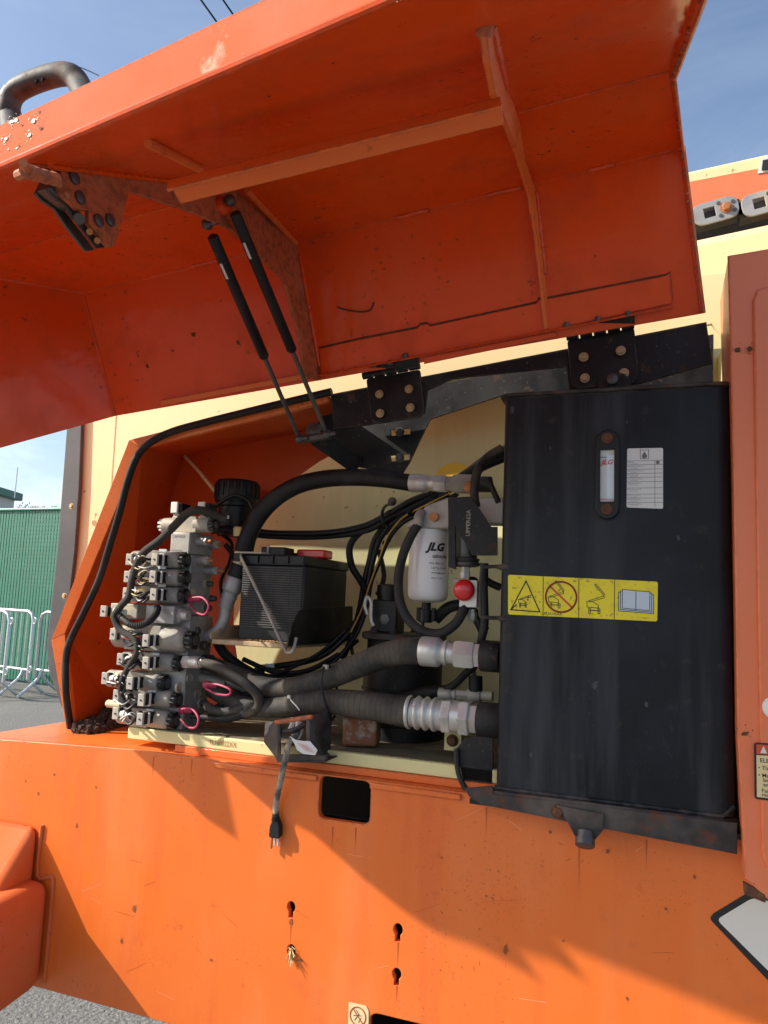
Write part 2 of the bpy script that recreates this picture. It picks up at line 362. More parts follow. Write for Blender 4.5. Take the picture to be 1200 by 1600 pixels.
def bolt(m, p, axis, r, h=None):                                       # hex head with washer
    h = h or r * .9; a = Vector(axis).normalized()
    m.lathe(p, a, [(0, r * 1.35), (h * .25, r * 1.35)], 16); m.lathe(p, a, [(h * .2, r), (h * .85, r), (h, r * .82)], 6)
    return m
def splat(par, name, mt, c, n, r, k=1.0):                             # flat ragged stain on a surface
    e1, e2, _ = frame(n); m = MB(); w = 22; c = Vector(c) + Vector(n) * .0006
    ph = [random.uniform(.45, 1.25) for _ in range(w)]
    m.add([c + (e1 * math.cos(2 * math.pi * i / w) + e2 * math.sin(2 * math.pi * i / w) * k) * r * (ph[i] + ph[i - 1]) / 2 for i in range(w)], [tuple(range(w))])
    for j in range(7):
        a = random.uniform(0, 6.28); q = c + (e1 * math.cos(a) + e2 * math.sin(a)) * r * random.uniform(1.1, 2.2); s = r * random.uniform(.08, .22)
        m.add([q + e1 * s, q + e2 * s, q - e1 * s, q - e2 * s], [(0, 1, 2, 3)])
    return tag(m.build(name, mt, par, smooth=False), kind='stuff')
def bolts(name, mt, par, p, axis, r, h=None): return bolt(MB(), p, axis, r, h).build(name, mt, par)

# ================================================================== SETTING
g = MB().add([(-1500, -1500, 0), (1500, -1500, 0), (1500, 1500, 0), (-1500, 1500, 0)], [(0, 1, 2, 3)]).build('ground', 'asphalt', smooth=False)
tag(g, 'grey weathered asphalt yard', None, None, 'structure')

FN = V(0, -1, 0)                                       # outward normal of the machine's side
# ------------------------------------------------------------------ boom lift body
lift = thing('boom_lift', 'orange and cream boom lift turntable with its open service bay', 'boom lift', (-.6, .1, .4))
XL, XR = -2.3, 1.0
def keyhole(cx, cy, k=1.0):
    c = P(cx, cy - 5 * k, 0); m = mpp(cx, cy, 0) * k; l = []
    for i in range(17):
        a = math.radians(-60 + 300 * i / 16); l.append(c + V(math.cos(a) * 7.2 * m, 0, math.sin(a) * 8.5 * m))
    return l + [c + V(-4 * m, 0, -17 * m), c + V(4 * m, 0, -17 * m)]
def rr(x0, z0, x1, z1, r, Y=0):
    return [V(x, Y, z) for x, z in roundpoly([(x0, z0), (x1, z0), (x1, z1), (x0, z1)], r)]
a, b = P(500, 1212), P(577, 1290)
slot = rr(P(577, 1585).x, P(577, 1640).z, P(690, 1600).x, P(577, 1581).z, .02)
TOP = 1.063
sk = plate([[V(XL, 0, .54), V(XR, 0, .54), V(XR, 0, TOP), V(-1.07, 0, TOP), V(-1.46, 0, TOP - .017), V(XL, 0, TOP - .05)], rr(a.x, b.z, b.x, TOP - .003, .016),
            keyhole(455, 1422, .95), keyhole(455, 1490, 1.0), keyhole(622, 1458, 1.05), keyhole(620, 1527, 1.0), slot], FN, .015, .0015)
skirt = sk.build('side_skirt', 'orange_skirt', lift)
m = MB()
m.prism([V(-1.2, .012, .545), V(XR, .012, .545), V(XR, .7, .545), V(-1.2, .7, .545)], V(0, 0, .006))
m.prism([V(-1.2, .55, .551), V(XR, .55, .551), V(XR, .55, 1.02), V(-1.2, .55, 1.02)], V(0, .01, 0))
m.prism([V(-1.2, .30, .60), V(XR, .30, .60), V(XR, .30, .90), V(-1.2, .30, .90)], V(0, .01, 0))
m.build('chassis_inside', 'dark_inside', lift)
# ledge along the skirt's top, its rolled rear edge runs back to the left
ml = MB(); bk_ = PZ(0, 1144, TOP - .017); bk2 = PZ(100, 1128, TOP - .004)
for q in ([V(-1.07, .0155, TOP), V(.14, .0155, TOP), V(.14, .12, TOP), V(-1.0, .30, TOP), PZ(190, 1118, TOP)], [V(-1.46, .0155, TOP - .017), V(-1.07, .0155, TOP), bk2], [V(-1.07, .0155, TOP), PZ(190, 1118, TOP), bk2], [V(-1.46, .0155, TOP - .017), bk2, bk_], [V(-1.46, .0155, TOP - .017), bk_, V(-1.9, .04, TOP - .034), V(-1.9, .0155, TOP - .034)]): ml.prism(q, V(0, 0, -.006))
ml.build('skirt_ledge', 'orange_skirt', lift)
# folded lip under the tray
for (x0, x1) in ((335, 497), (580, 722)):
    a0, a1 = P(x0, 1180, -.004), P(x1, 1180, -.004)
    MB().prism([V(a0.x, -.006, TOP - .003), V(a1.x, -.006, TOP - .003), V(a1.x, -.006, TOP - .014), V(a0.x, -.006, TOP - .014)], V(0, .0055, 0)).build('skirt_lip', 'orange_skirt', lift, .002)
# bay tray (cream)
TZ = 1.103
tx0, tx1 = P(200, 1140, .03).x, -.22
MB().box(((tx0 + tx1) / 2, .235, TZ - .0125), (tx1 - tx0, .41, .025)).build('bay_floor', 'cream_floor', lift, .002)
MB().box(((tx0 + tx1) / 2, .245, TZ + .0004), (tx1 - tx0 - .012, .41, .0016)).build('floor_grime', 'grime', lift)
MB().box(((tx0 + .12 + tx1) / 2, .10, (TOP + TZ - .025) / 2), (tx1 - tx0 - .14, .15, TZ - .025 - TOP - .001)).build('inner_band', 'orange_skirt', lift, .001)
ms = MB(); o = P(326, 1163, .0288)
ms.add(*text('YL160022XX', o, UX, UZ, .011, sx=.8)); ms.build('stencil', 'stencil_brown', lift, smooth=False)
# back wall of the bay: gently dished cream plate
m = MB(); nx, nz = 24, 16; vs = []; fs = []
for j in range(nz + 1):
    for i in range(nx + 1):
        x = -1.5 + 1.75 * i / nx; z = 1.0 + 1.02 * j / nz
        vs.append(V(x, .44 + .05 * math.exp(-((x + .6) ** 2 + (z - 1.5) ** 2) * 9), z))
for j in range(nz):
    for i in range(nx): q = j * (nx + 1) + i; fs.append((q, q + 1, q + nx + 2, q + nx + 1))
m.add(vs, fs).build('bay_back_wall', 'cream_bay', lift)
# orange liner of the bay, left side
I1, I2, I3 = P(222, 701, .04), P(103, 990, .10), PZ(117, 1139, TOP + .001)
O1, O2, O3 = P(203, 688, .035), P(82, 1000, .095), PZ(105, 1138, TOP + .001)
C1, C2, C3 = P(288, 712, .30), P(200, 1003, .30), V(P(200, 1003, .30).x - .01, .30, TOP + .001)
TR_ = P(514, 620, .05); C4 = P(540, 662, .30)
def slab(pts, t, inward):
    n = (Vector(pts[1]) - Vector(pts[0])).cross(Vector(pts[2]) - Vector(pts[0])).normalized()
    if n.dot(inward) > 0: n = -n
    return MB().prism(pts, n * t)
cen = P(350, 900, .15)
def wall(name, pts, mt='orange_bay', t=.004, b=.0008):
    c = sum(pts, V(0, 0, 0)) / len(pts); return slab(pts, t, cen - c).build(name, mt, lift, b)
m = MB()
for q in ((I1, I2, C2), (I1, C2, C1)): m.mb = 0; m.prism(list(q), V(-.003, .001, .001))
m.build('bay_side_wall', 'orange_bay', lift)
m = MB()
for q in ((I2, I3, C3), (I2, C3, C2)): m.prism(list(q), V(-.003, .001, 0))
m.build('bay_lower_wall', 'orange_bay', lift)
m = MB()
for q in ((I1, C1, C4), (I1, C4, TR_)): m.prism(list(q), V(0, .001, .003))
m.build('bay_top_wall', 'orange_bay', lift)
cc = P(610, 960, .30); rc = .43
arc = []
for k in range(15):
    an = math.radians(112 + 100 * k / 14); arc.append(cc + V(math.cos(an) * rc, 0, math.sin(an) * rc))
MB().prism([C1] + [C4] + arc + [V(arc[-1].x, .30, TOP), C3, C2], V(0, .004, 0)).build('bay_liner', 'orange_bay', lift)
# outer flange of the bay opening (catches the sun)
m = MB(); fl = V(.0, .012, 0)
for q in ((O1, O2, I2, I1), (O2, O3, I3, I2)): m.prism([p + V(0, -.004, 0) for p in q], fl)
m.prism([O1 + V(0, -.004, 0), I1 + V(0, -.004, 0), TR_ + V(0, -.004, -.012), P(512, 610, .05) + V(0, -.004, 0)], fl)
m.build('bay_flange', 'orange_skirt', lift, .001)
# sealing strip round the opening
seal = [(518, 612, .03), (450, 628, .028), (380, 645, .028), (320, 660, .026), (270, 674, .024), (237, 690, .024), (215, 712, .028), (200, 750, .034), (187, 800, .044), (172, 850, .055), (155, 905, .068), (132, 955, .08), (110, 1000, .088), (103, 1030, .088), (103, 1080, .085)]
pts = px3(seal) + [PZ(110, 1137, TOP + .004)]
MB().tube(pts, .0085, 12, 5).build('rubber_seal', 'rubber', lift)
# cream cowling behind the opening, with its seam
sh = [P(x, y, .29) for x, y in ((120, 590), (108, 880), (98, 990), (94, 1060), (101, 1100), (112, 1100), (100, 1000), (213, 699), (420, 640), (516, 618), (1112, 506), (1150, 560), (1137, 425), (1000, 440), (600, 520))]
plate([sh], FN, .012, .002).build('cream_cowling', 'cream', lift)
sm = MB(); a, b = P(181, 640, .2890), P(170, 800, .2890)
sm.prism([a, a + V(.0022, 0, 0), b + V(.0022, 0, 0), b], V(0, -.0006, 0)); sm.build('cowling_seam', 'tape_cream', lift)
MB().prism([P(516, 615, .30), P(1112, 500, .30), P(1112, 500, .46) + V(0, 0, .0), P(516, 640, .46)], V(0, 0, .01)).build('bay_roof', 'cream_bay', lift)
wa = V(.155, .0, 1.05)
MB().prism([V(.135, .14, 1.06), V(.135, .45, 1.06), V(.135, .45, 2.0), V(.135, .14, 1.95)], V(.006, 0, 0)).build('bay_end_wall', 'cream_bay', lift)
# grey rubber flap on the cowling's left edge
fo = [P(x, y, .275) for x, y in ((106, 640), (100, 720), (90, 850), (78, 960), (72, 1010), (76, 1050), (96, 1105), (108, 1118), (100, 1060), (96, 1010), (108, 940), (117, 860), (124, 760), (128, 640))]
plate([fo], FN, .012, .003).build('rubber_flap', 'flap_grey', lift)
for q in ((112, 791), (101, 931)): bolts('flap_bolt', 'zinc_yellow', lift, P(*q, .263), FN, .006)
# hinge rail and strut bracket, black
RY = .045
rail = [P(x, y, RY) for x, y in ((516, 617), (664, 588), (884, 547), (1104, 504), (1113, 568), (996, 600), (890, 612), (884, 573), (706, 592), (668, 610), (664, 646), (575, 664), (521, 670))]
plate([rail], FN, .006, .0015).build('hinge_rail', 'black_paint', lift)
m = MB(); m.prism([P(516, 616, RY + .007), P(1104, 503, RY + .007), P(1104, 503, RY + .08), P(516, 616, RY + .08) ], V(0, 0, -.005))
m.build('rail_top', 'black_paint', lift)
dk = [P(x, y, .18) for x, y in ((506, 634), (664, 604), (884, 560), (1115, 522), (1115, 600), (790, 616), (672, 655), (640, 722), (628, 741), (600, 738), (552, 728), (486, 692))]
sl1 = [P(x, y, .18) for x, y in ((610, 672), (640, 669), (641, 678), (611, 681))]; sl2 = [P(x, y, .18) for x, y in ((610, 712), (640, 709), (641, 718), (611, 721))]
plate([dk, sl1, sl2], FN, .006, .001).build('strut_bracket', 'black_paint', lift)
for q in ((625, 675), (625, 715)): bolts('bracket_bolt', 'steel_dark', lift, P(*q, .178), FN, .008)
m = MB(); a, b = P(492, 680, .06), P(560, 728, .17)
d = (b - a).normalized(); n = d.cross(UZ).normalized()
m.box((a + b) / 2, ((b - a).length, .008, .045), (d, n, d.cross(n))); m.build('pivot_arm', 'black_paint', lift, .002)
m = MB(); m.lathe(P(470, 687, .03), P(516, 680, .03) - P(470, 687, .03), [(0, .009), (.07, .009)], 16); m.ball(P(490, 676, .04), .02, sq=(1, .7, 1.1))
m.build('pivot_pin', 'steel_dark', lift)
# thin cream rod drawing the sunlight leaking from the liner's corner to the motor
MB().tube([P(289, 713, .285), P(312, 738, .25), P(336, 768, .22)], .0042, 8, 1).build('sun_streak', 'cream', lift)
m = MB()
for (x, y, s_) in ((625, 758, 1), ):
    m.prism([P(x + 86 + 32 * math.cos(math.radians(t)), 750 - 27 * math.sin(math.radians(t)), .41) for t in range(0, 181, 20)], V(0, .004, 0))
m.build('yellow_plate', 'yellow', lift)
m = MB(); bolt(m, P(600, 848, .428), FN, .004); m.build('rusty_stud', 'rust', lift)
# angle tab on the floor with a rusty bolt
m = MB(); c = P(708, 1156, .1); m.box(c, (.035, .006, .042)); m.box(c + V(0, .02, -.018), (.035, .04, .006)); tb = m.build('floor_tab', 'cream_floor', lift, .001)
m = MB(); bolt(m, P(707, 1157, .097), FN, .009); m.build('tab_bolt', 'rust', lift)
# dirt heap caught in the bay's corner
m = MB()
for k in range(420):
    t = random.uniform(.03, .95); p = I3.lerp(C3, t) + V(random.uniform(.004, .07), random.uniform(-.03, 0), 0)
    p = p + UZ * (random.uniform(0, .062) * (.25 + t * .75) * random.random() ** .5 - .004)
    m.ball(p, random.uniform(.004, .012), 6, 4, jit=.45)
o = m.build('dirt_heap', 'dirt', None, smooth=False); tag(o, 'dark crumbly dirt heaped in the bay corner below the seal', 'dirt', None, 'stuff')
m = MB()
for k in range(90):
    t = random.random(); p = P(150 + t * 60, 938, .29); p = V(p.x, .275 + random.uniform(-.02, .01), p.z + random.uniform(-.012, .012))
    m.ball(p, random.uniform(.005, .011), 6, 4, jit=.3)
o = m.build('dirt_crust', 'dirt', None, smooth=False); tag(o, 'dark dirt crust on the orange liner behind the valves', 'dirt', None, 'stuff')

# ------------------------------------------------------------------ raised hood
hood = thing('service_hood', 'big orange hood raised on two struts over the service bay', 'hood', P(600, 575, .02))
def nrm(u, deg):
    a = math.radians(deg); return u.cross(V(0, -math.sin(a), math.cos(a))).normalized()
def camward(n, p): return n if n.dot(CAM - p) > 0 else -n
def isect(p, d, o, n): return p + d * ((o - p).dot(n) / d.dot(n))
HL, HR = P(180, 650, .02), P(1097, 490, .02); hu = (HR - HL).normalized()
nA = camward(nrm(hu, 20), HL)
k0, k1 = PL(130, 458, HL, nA), PL(1065, 232, HL, nA); ku = (k1 - k0).normalized()
nB = camward(nrm(ku, 95), k0)
b0, b1 = PL(0, 395, k0, nB), PL(1050, 110, k0, nB); bu = (b1 - b0).normalized()
nC = camward(nrm(bu, 117), b0)
l0, l1 = PL(0, 261, b1, nC), PL(600, 3, b1, nC); lu = (l1 - l0).normalized()
nD = camward((k0 - HL).cross(PL(0, 435, k0, nB) - k0).normalized(), HL)
bD = isect(b0, bu, HL, nD); lD = isect(l0, lu, HL, nD)
nR = hu                                                # right end is square to the hinge line
lR = isect(l0, lu, k1 + (b1 - k1) * 0, ((b1 - k1).cross(nB)).normalized()); bR = b1
lR = isect(l0, lu, b1, hu)
print('hood', [tuple(round(c, 3) for c in q) for q in (HL, HR, k0, k1, bD, bR, lD, lR, nD)])
Tk = .004
def hp(name, pts, n, t=Tk, mt='orange_hood', b=.001): return MB().prism(pts, -n * t).build(name, mt, hood, b)
hp('hinge_panel', [HL, HR, k1, k0], nA)
hp('main_panel', [k0, k1, bR, bD], nB)
hp('outer_panel', [bD, bR, lR, lD], nC)
def Q(px, py):                                         # where the sun ray that meets the skirt there crosses the end panel
    p = P(px, py, 0); return p + SUN * ((HL - p).dot(nD) / SUN.dot(nD))
fe = PL(0, 700, HL, nD)
outl = [HL, k0, bD, lD, Q(901, 1504), Q(915, 1534), Q(868, 1504), Q(820, 1492), Q(845, 1534), Q(757, 1485), Q(687, 1460), Q(641, 1431), Q(577, 1380), Q(495, 1307), Q(435, 1274), Q(352, 1202), HL + (fe - HL) * 1.45]  # unseen free edge, its outline and teeth shaped to cast the skirt shadow
print('outl', [tuple(round(c, 3) for c in q) for q in outl])
hp('end_panel', outl, nD)
sh_ = -SUN * .30
hp('shadow_flap', [q + sh_ for q in (Q(208, 1172), Q(330, 1285), Q(372, 1312), Q(356, 1228), Q(348, 1190), Q(290, 1160))], nD, .003, 'rubber')  # added flap out of view, only there to cast the spike-shaped shadow
a_ = Q(310, 1185) + sh_; MB().tube([a_, a_ + V(-.05, .02, .10), bD + V(-.02, .02, -.02)], .008, 8, 4).build('shadow_flap_arm', 'orange_hood', hood)  # added arm holding the shadow-casting flap
for p_, q_ in ((HL, k0), (k0, k1), (k0, bD), (bD, bR), (bD, lD), (lD, lR), (k1, bR), (HR, k1), (bR, lR)):
    MB().tube([p_, q_], .003 if p_ is bD else .0042, 8, 1).build('seam', 'orange_hood', hood)
sd = (V(0, -.06, .99)).normalized()
up = camward(lu.cross(sd).normalized(), l0)
hp('lip_flange', [lD, lR, lR + sd * .052, lD + sd * .052], up, .006, 'orange_lip', .002)
# return flange down the right end
for (a, b) in ((HR, k1), (k1, bR), (bR, lR)):
    n = nA if a is HR else (nB if a is k1 else nC)
    MB().prism([a, b, b + n * .016, a + n * .016], hu * .005).build('end_return', 'orange_faded', hood, .0015)
# weld beads on that flange
m = MB()
for (a, b) in ((HR, k1), (k1, bR), (bR, lR)):
    n = nA if a is HR else (nB if a is k1 else nC); L_ = (b - a).length; k = int(L_ / .02)
    for i in range(k):
        if random.random() < .75: m.ball(a + (b - a) * ((i + random.random()) / k) + n * .012 - hu * .001, random.uniform(.0025, .0045), 6, 4)
tag(m.build('weld_bead', 'orange_rusty', hood), kind='stuff')
# chipped paint blisters on the lip
m = MB()
for k in range(30):
    t = random.random(); p = l0 + lu * (random.uniform(-.01, .62)) + sd * random.uniform(-.001, .003) + up * .0005
    if k < 16: p = l0 + lu * random.uniform(0, .075) + sd * random.uniform(.012, .05) + up * .0003
    splat(hood, 'paint_chip', 'paint_bare' if k % 3 else 'rust', p, up, random.uniform(.0015, .0045), .6)
# doubler strip with the hinge bolts along the hinge edge
def onA(px, py, lift_=0): return PL(px, py, HL + nA * lift_, nA)
def aplate(name, pp, lift_=.006, mt='orange_hood', t=.005): return plate([[onA(x, y, lift_) for x, y in pp]], nA, t, .001).build(name, mt, hood)
aplate('doubler_strip', ((499, 545), (560, 531), (652, 513), (656, 508), (668, 506), (672, 510), (838, 474), (842, 468), (850, 468), (1040, 431), (1046, 427), (1050, 474), (860, 516), (655, 556), (501, 586)))
gl = [(499, 543), (560, 529), (652, 511), (656, 506), (668, 504), (672, 508), (838, 472), (842, 466), (850, 466), (1040, 429), (1047, 425), (1052, 470)]
gm = MB()
for (x0, y0), (x1, y1) in zip(gl[:-1], gl[1:]): gm.prism([onA(x0, y0 - 1.2, .0008), onA(x1, y1 - 1.2, .0008), onA(x1, y1 + 1.6, .0008), onA(x0, y0 + 1.6, .0008)], nA * .0004)
gm.build('doubler_gap_shade', 'rust', hood, smooth=False)  # dark strip drawing the unwelded gap together with its edge shadow
aplate('edge_strip', ((250, 626), (480, 583), (480, 592), (252, 634)), .012, 'orange_edge', .010)
aplate('dented_tab', ((662, 569), (872, 526), (868, 518), (664, 558)), .004)
hb = [onA(x, y) for x, y in ((497, 586), (1052, 478))]
MB().prism([hb[0], hb[1], hb[1] + nA * .016, hb[0] + nA * .016], V(0, 0, -.004)).build('hinge_flange', 'orange_hood', hood, .001)
for q in ((585, 572), (610, 567), (633, 556), (885, 508), (934, 499), (981, 491)): bolts('hinge_nut', 'steel_dark', hood, onA(q[0], q[1] + 3, .010), V(0, -.3, 1), .0055, .009)
# dents / weld marks on the hinge panel
m = MB()
for (x, y, r_) in ((303, 523, .006), (372, 535, .005), (230, 572, .005), (270, 548, .003), (196, 456, .003), (345, 470, .002), (420, 505, .002), (700, 440, .002), (930, 400, .002), (600, 420, .002)): splat(hood, 'rust_spot', 'rust', onA(x, y), nA, r_)
for (x, y) in ((520, 98), (900, 60), (660, 180), (420, 150)): splat(hood, 'rust_spot', 'rust', PL(x, y, b1, nC), nC, .0022)
pts = [onA(x, y, .0015) for x, y in ((527, 480), (540, 484), (560, 487), (578, 485), (584, 472), (566, 452))]
m.tube(pts[:5], .0018, 6, 3); tag(m.build('rust_mark', 'rust', hood), kind='stuff')
ms = MB(); e1 = hu; e2 = nA.cross(hu); e2 = e2 if e2.z > 0 else -e2
ms.add(*text('4L 1607', onA(384, 554, .0012), e1, e2, .009)); ms.build('stencil', 'stencil_brown', hood, smooth=False)
# latch rib
def onC(px, py, l_=0): return PL(px, py, b1 + nC * l_, nC)
def onB(px, py, l_=0): return PL(px, py, k0 + nB * l_, nB)
rp0 = onA(498, 575)
def onR(px, py, o=rp0, off=0): return PL(px, py, o + hu * off, hu)
def hedge(o, off=0.0, gap=.001):                        # the hood's inner surface cut at that rib: lip, bend, crease, hinge edge
    o = o + hu * off; return [isect(l0, lu, o, hu) + nC * gap, isect(b0, bu, o, hu) + nB * gap, isect(k0, ku, o, hu) + nA * gap, isect(HL, hu, o, hu) + nA * gap]
he = hedge(rp0)
print('rib1 lip', he)
fr1 = [(477, 585), (470, 530), (445, 437), (400, 393), (360, 356), (300, 330), (205, 298), (201, 300), (180, 381), (171, 386), (139, 349), (139, 328), (121, 326), (96, 302), (91, 284), (100, 262)]
rib1 = plate([he + [onR(*q) for q in fr1]], hu, .006, .0008).build('latch_rib', 'orange_rusty', hood)
for q in ((115, 278), (124, 309), (153, 345), (171, 344)): MB().lathe(onR(*q) , hu, [(0, .0085), (.003, .0085), (.004, .006)], 16).build('latch_screw', 'steel_dark', hood)
lp = [onR(*q, off=-.008) for q in ((100, 258), (92, 262), (74, 296), (84, 308), (104, 322), (124, 352), (152, 388), (166, 386), (136, 346), (121, 326), (96, 300))]
MB().prism(lp, hu * -.004).build('latch_cheek', 'black_rusty', hood, .001)
MB().prism([q - hu * .018 for q in lp], hu * -.004).build('latch_cheek', 'steel_dark', hood, .001)
MB().prism([onR(*q, off=-.013) for q in ((101, 262), (88, 276), (80, 294), (96, 304), (112, 318), (118, 308), (104, 290), (110, 270))], hu * -.007).build('latch_claw', 'orange_rusty', hood, .0015)
MB().prism([onR(*q, off=-.013) for q in ((122, 338), (134, 352), (156, 384), (164, 382), (142, 350), (130, 336))], hu * -.007).build('latch_pawl', 'zinc', hood, .0015)
MB().prism([onR(*q, off=-.006) for q in ((101, 260), (90, 266), (76, 294), (90, 306), (116, 326), (124, 318), (106, 290))], hu * -.02).build('latch_body', 'steel_dark', hood, .002)
for q in ((92, 288), (104, 306), (140, 362), (152, 376)): MB().cyl(onR(*q, off=.001), onR(*q, off=-.034), .0042, 10).build('latch_stud', 'brass_rust', hood)
MB().tube([onR(98, 296, off=-.030) + V(.004 * math.cos(i), .004 * math.sin(i), -.0012 * i) for i in [j * .7 for j in range(40)]], .0011, 5, 1).build('latch_spring', 'steel_dark', hood)
m = MB(); m.cyl(onR(112, 330, off=-.04), onR(124, 342, off=.0), .007, 14); m.build('latch_bolt', 'steel_dark', hood)
m = MB(); ol = lambda x, y: onC(x, y, .05)
m.tube([ol(88, 280), ol(70, 276), ol(50, 270), ol(42, 266)], .006, 8, 3, wob=lambda i: .2 * (i % 2)); m.tube([ol(44, 268), ol(28, 275)], .005, 8, 1); m.tube([ol(44, 267), ol(36, 254)], .004, 8, 1)
m.build('latch_lever', 'orange_rusty', hood)
m = MB(); m.lathe(onR(345, 322), hu, [(0, .016), (.012, .014), (.014, .009)], 16); m.build('strut_boss', 'orange_hood', hood)
# slim rib
rp2 = onA(852, 515)
h2 = hedge(rp2); fr2 = [(846, 514), (838, 420), (833, 370), (820, 300), (808, 250), (798, 230), (770, 170), (760, 140), (753, 100), (746, 52)]
rs = [(onC(757, 45), onC(748, 52, .004)), (onC(766, 90), onC(755, 100, .028)), (onC(782, 140), onC(765, 150, .045)), (onC(797, 168), onC(779, 182, .045)), (onB(806, 195), onB(800, 232, .018)), (onB(815, 252), onB(808, 258, .014)),
      (onA(832, 300), onA(823, 305, .014)), (onA(840, 370), onA(834, 372, .014)), (onA(846, 430), onA(841, 432, .014)), (onA(855, 512), onA(850, 514, .014))]
m = MB(); top2 = rs[0][0]
for (a0, f0), (a1, f1) in zip(rs[:-1], rs[1:]):
    m.add([a0, a1, f1, f0, a0 + hu * .007, a1 + hu * .007, f1 + hu * .007, f0 + hu * .007], [(0, 1, 2, 3), (4, 5, 6, 7), (3, 2, 6, 7), (0, 1, 5, 4)])
m.build('slim_rib', 'orange_edge', hood)
m = MB(); m.ball(top2, .010, 10, 6); m.build('weld_bead', 'orange_rusty', hood)
# angle iron between the ribs
a, b = onC(262, 291, .05), onC(783, 160, .05); d = (b - a).normalized()
e = V(0, .35, .94); e = (e - d * e.dot(d)).normalized(); f2 = e.cross(d).normalized(); f2 = camward(f2, a)
m = MB(); m.box((a + b) / 2, ((b - a).length, .017, .004), (d, e, f2)); m.box((a + b) / 2 + e * .0075 - f2 * .016, ((b - a).length, .003, .030), (d, e, f2))
m.build('angle_iron', 'orange_edge', hood, .0008)
# weld beads where ribs and panels meet
def bead(a, b, r=.0042):
    n = max(6, int((b - a).length / .006)); pts = [a.lerp(b, i / n) + V(random.uniform(-1, 1), random.uniform(-1, 1), random.uniform(-1, 1)) * .0007 for i in range(n + 1)]
    MB().tube(pts, r, 6, 1, wob=lambda i: .22 * (i % 2) + .1 * ((i * 7) % 3)).build('weld_line', 'orange_hood', hood)
for a_, b_ in ((he[0], he[1]), (he[2], he[3])): bead(a_.lerp(b_, .1) + hu * .003, a_.lerp(b_, .9) + hu * .003)
for q0, q1 in (((620, 341), (670, 328)), ((760, 306), (815, 293)), ((300, 417), (340, 407)), ((920, 267), (960, 257))): bead(onA(*q0, .004), onA(*q1, .004), .004)
for a_, b_ in ((rs[0][0], rs[2][0]), (rs[6][0], rs[8][0])): bead(a_ + hu * .007, b_ + hu * .007)
# short stiffener strips beside the latch rib
for (p, q) in (((232, 224), (312, 264)), ((385, 297), (463, 380))):
    a, b = (PL(*p, b1 + nC * .004, nC), PL(*q, b1 + nC * .004, nC)) if p[0] < 300 else (PL(*p, k0 + nB * .004, nB), PL(*q, k0 + nB * .004, nB))
    MB().tube([a, b], .006, 8, 1).build('rib_weld', 'orange_edge', hood)

# grab handle on the hood's outer face
hy = -.42
m = MB(); m.tube([P(*q) for q in ((24, 240, hy - .06), (18, 190, hy), (14, 168, hy), (22, 146, hy), (48, 130, hy), (88, 117, hy), (112, 118, hy), (126, 136, hy), (140, 170, hy - .03), (150, 210, hy - .06))], .0205, 14, 6)
gh = m.build('grab_handle', 'black_rusty', None); tag(gh, 'black arched grab handle standing above the raised hood edge', 'handle')
m = MB(); m.tube([P(68, 124, hy) + V(0, -.016, -.02), P(70, 110, hy) + V(0, -.004, .004), P(66, 128, hy) + V(0, .016, 0)], .0025, 6, 4); m.tube([P(78, 121, hy) + V(0, -.016, -.02), P(80, 106, hy) + V(0, -.004, .004), P(77, 126, hy) + V(0, .016, 0)], .0025, 6, 4); m.tube([P(84, 104, hy), P(120, 104, hy), P(154, 118, hy)], .0009, 6, 5)
m.build('cable_tie', 'plastic_black', gh)

# gas struts
for i, (t0, t1, off, k, lab) in enumerate((((324, 350), (468, 686), -.022, .565, 'left black gas strut, its top end behind the latch rib'), ((359, 313), (511, 679), .022, .59, 'right black gas strut, joined to the boss on the latch rib'))):
    a, b = onR(*t0, off=off), P(*t1, .02); d = (b - a)
    st = thing('gas_strut', lab, 'strut', b, 'gas struts holding the hood')
    mid = a + d * k; dn = d.normalized()
    MB().lathe(a + dn * .02, dn, [(0, .006), (.003, .0098), (.02, .0098), ((mid - a).length - .024, .0098), ((mid - a).length - .020, .0075)], 18).build('barrel', 'black_paint', st)
    MB().cyl(mid, b - dn * .012, .0046, 12).build('rod', 'steel_dark', st)
    for q in (a, b): MB().ball(q, .010, 12, 8).cyl(q, q + hu * (-off * .9 if q is a else .02), .005, 10).build('ball_end', 'steel_dark', st)
    tg = MB(); n = camward(dn.cross(UX).normalized(), a); e = dn.cross(n); c = a + d * .14 + n * .0102
    tg.add([c - e * .002, c + e * .003, c + e * .003 + dn * .03, c - e * .002 + dn * .03], [(0, 1, 2, 3)]).build('tag', 'paper', st)

# hinges
for i, (leaf, kn, bl, lab) in enumerate((
    (((572, 592), (656, 577), (663, 642), (656, 652), (588, 662), (579, 655)), ((566, 588), (657, 571)), ((593, 616), (639, 608), (594, 646), (641, 637)), 'black bolted hinge plate left of the black tank'),
    (((886, 532), (991, 512), (998, 588), (992, 598), (900, 608), (893, 600)), ((884, 527), (992, 507)), ((912, 558), (970, 548), (914, 591), (975, 583)), 'black bolted hinge plate above the black tank'))):
    h = thing('hood_hinge', lab, 'hinge', P(*leaf[0], .03), 'hood hinges on the black rail')
    plate([[P(*q, .036) for q in leaf]], FN, .006, .0012, .006).build('leaf', 'black_paint', h)
    a, b = P(*kn[0], .028), P(*kn[1], .028); d = b - a
    for k in range(5): MB().cyl(a + d * (k / 5 + .01), a + d * ((k + 1) / 5 - .012), .0075, 14).build('knuckle', 'black_paint', h, .001)
    plate([[a + V(0, 0, .0), b + V(0, 0, .0), b + V(0, -.012, .016), a + V(0, -.012, .016)]], V(0, -.8, -.6), .004).build('upper_leaf', 'black_paint', h)
    for q in bl:
        m = MB(); bolt(m, P(*q, .0298), FN, .0068); m.build('bolt', 'zinc_yellow', h)

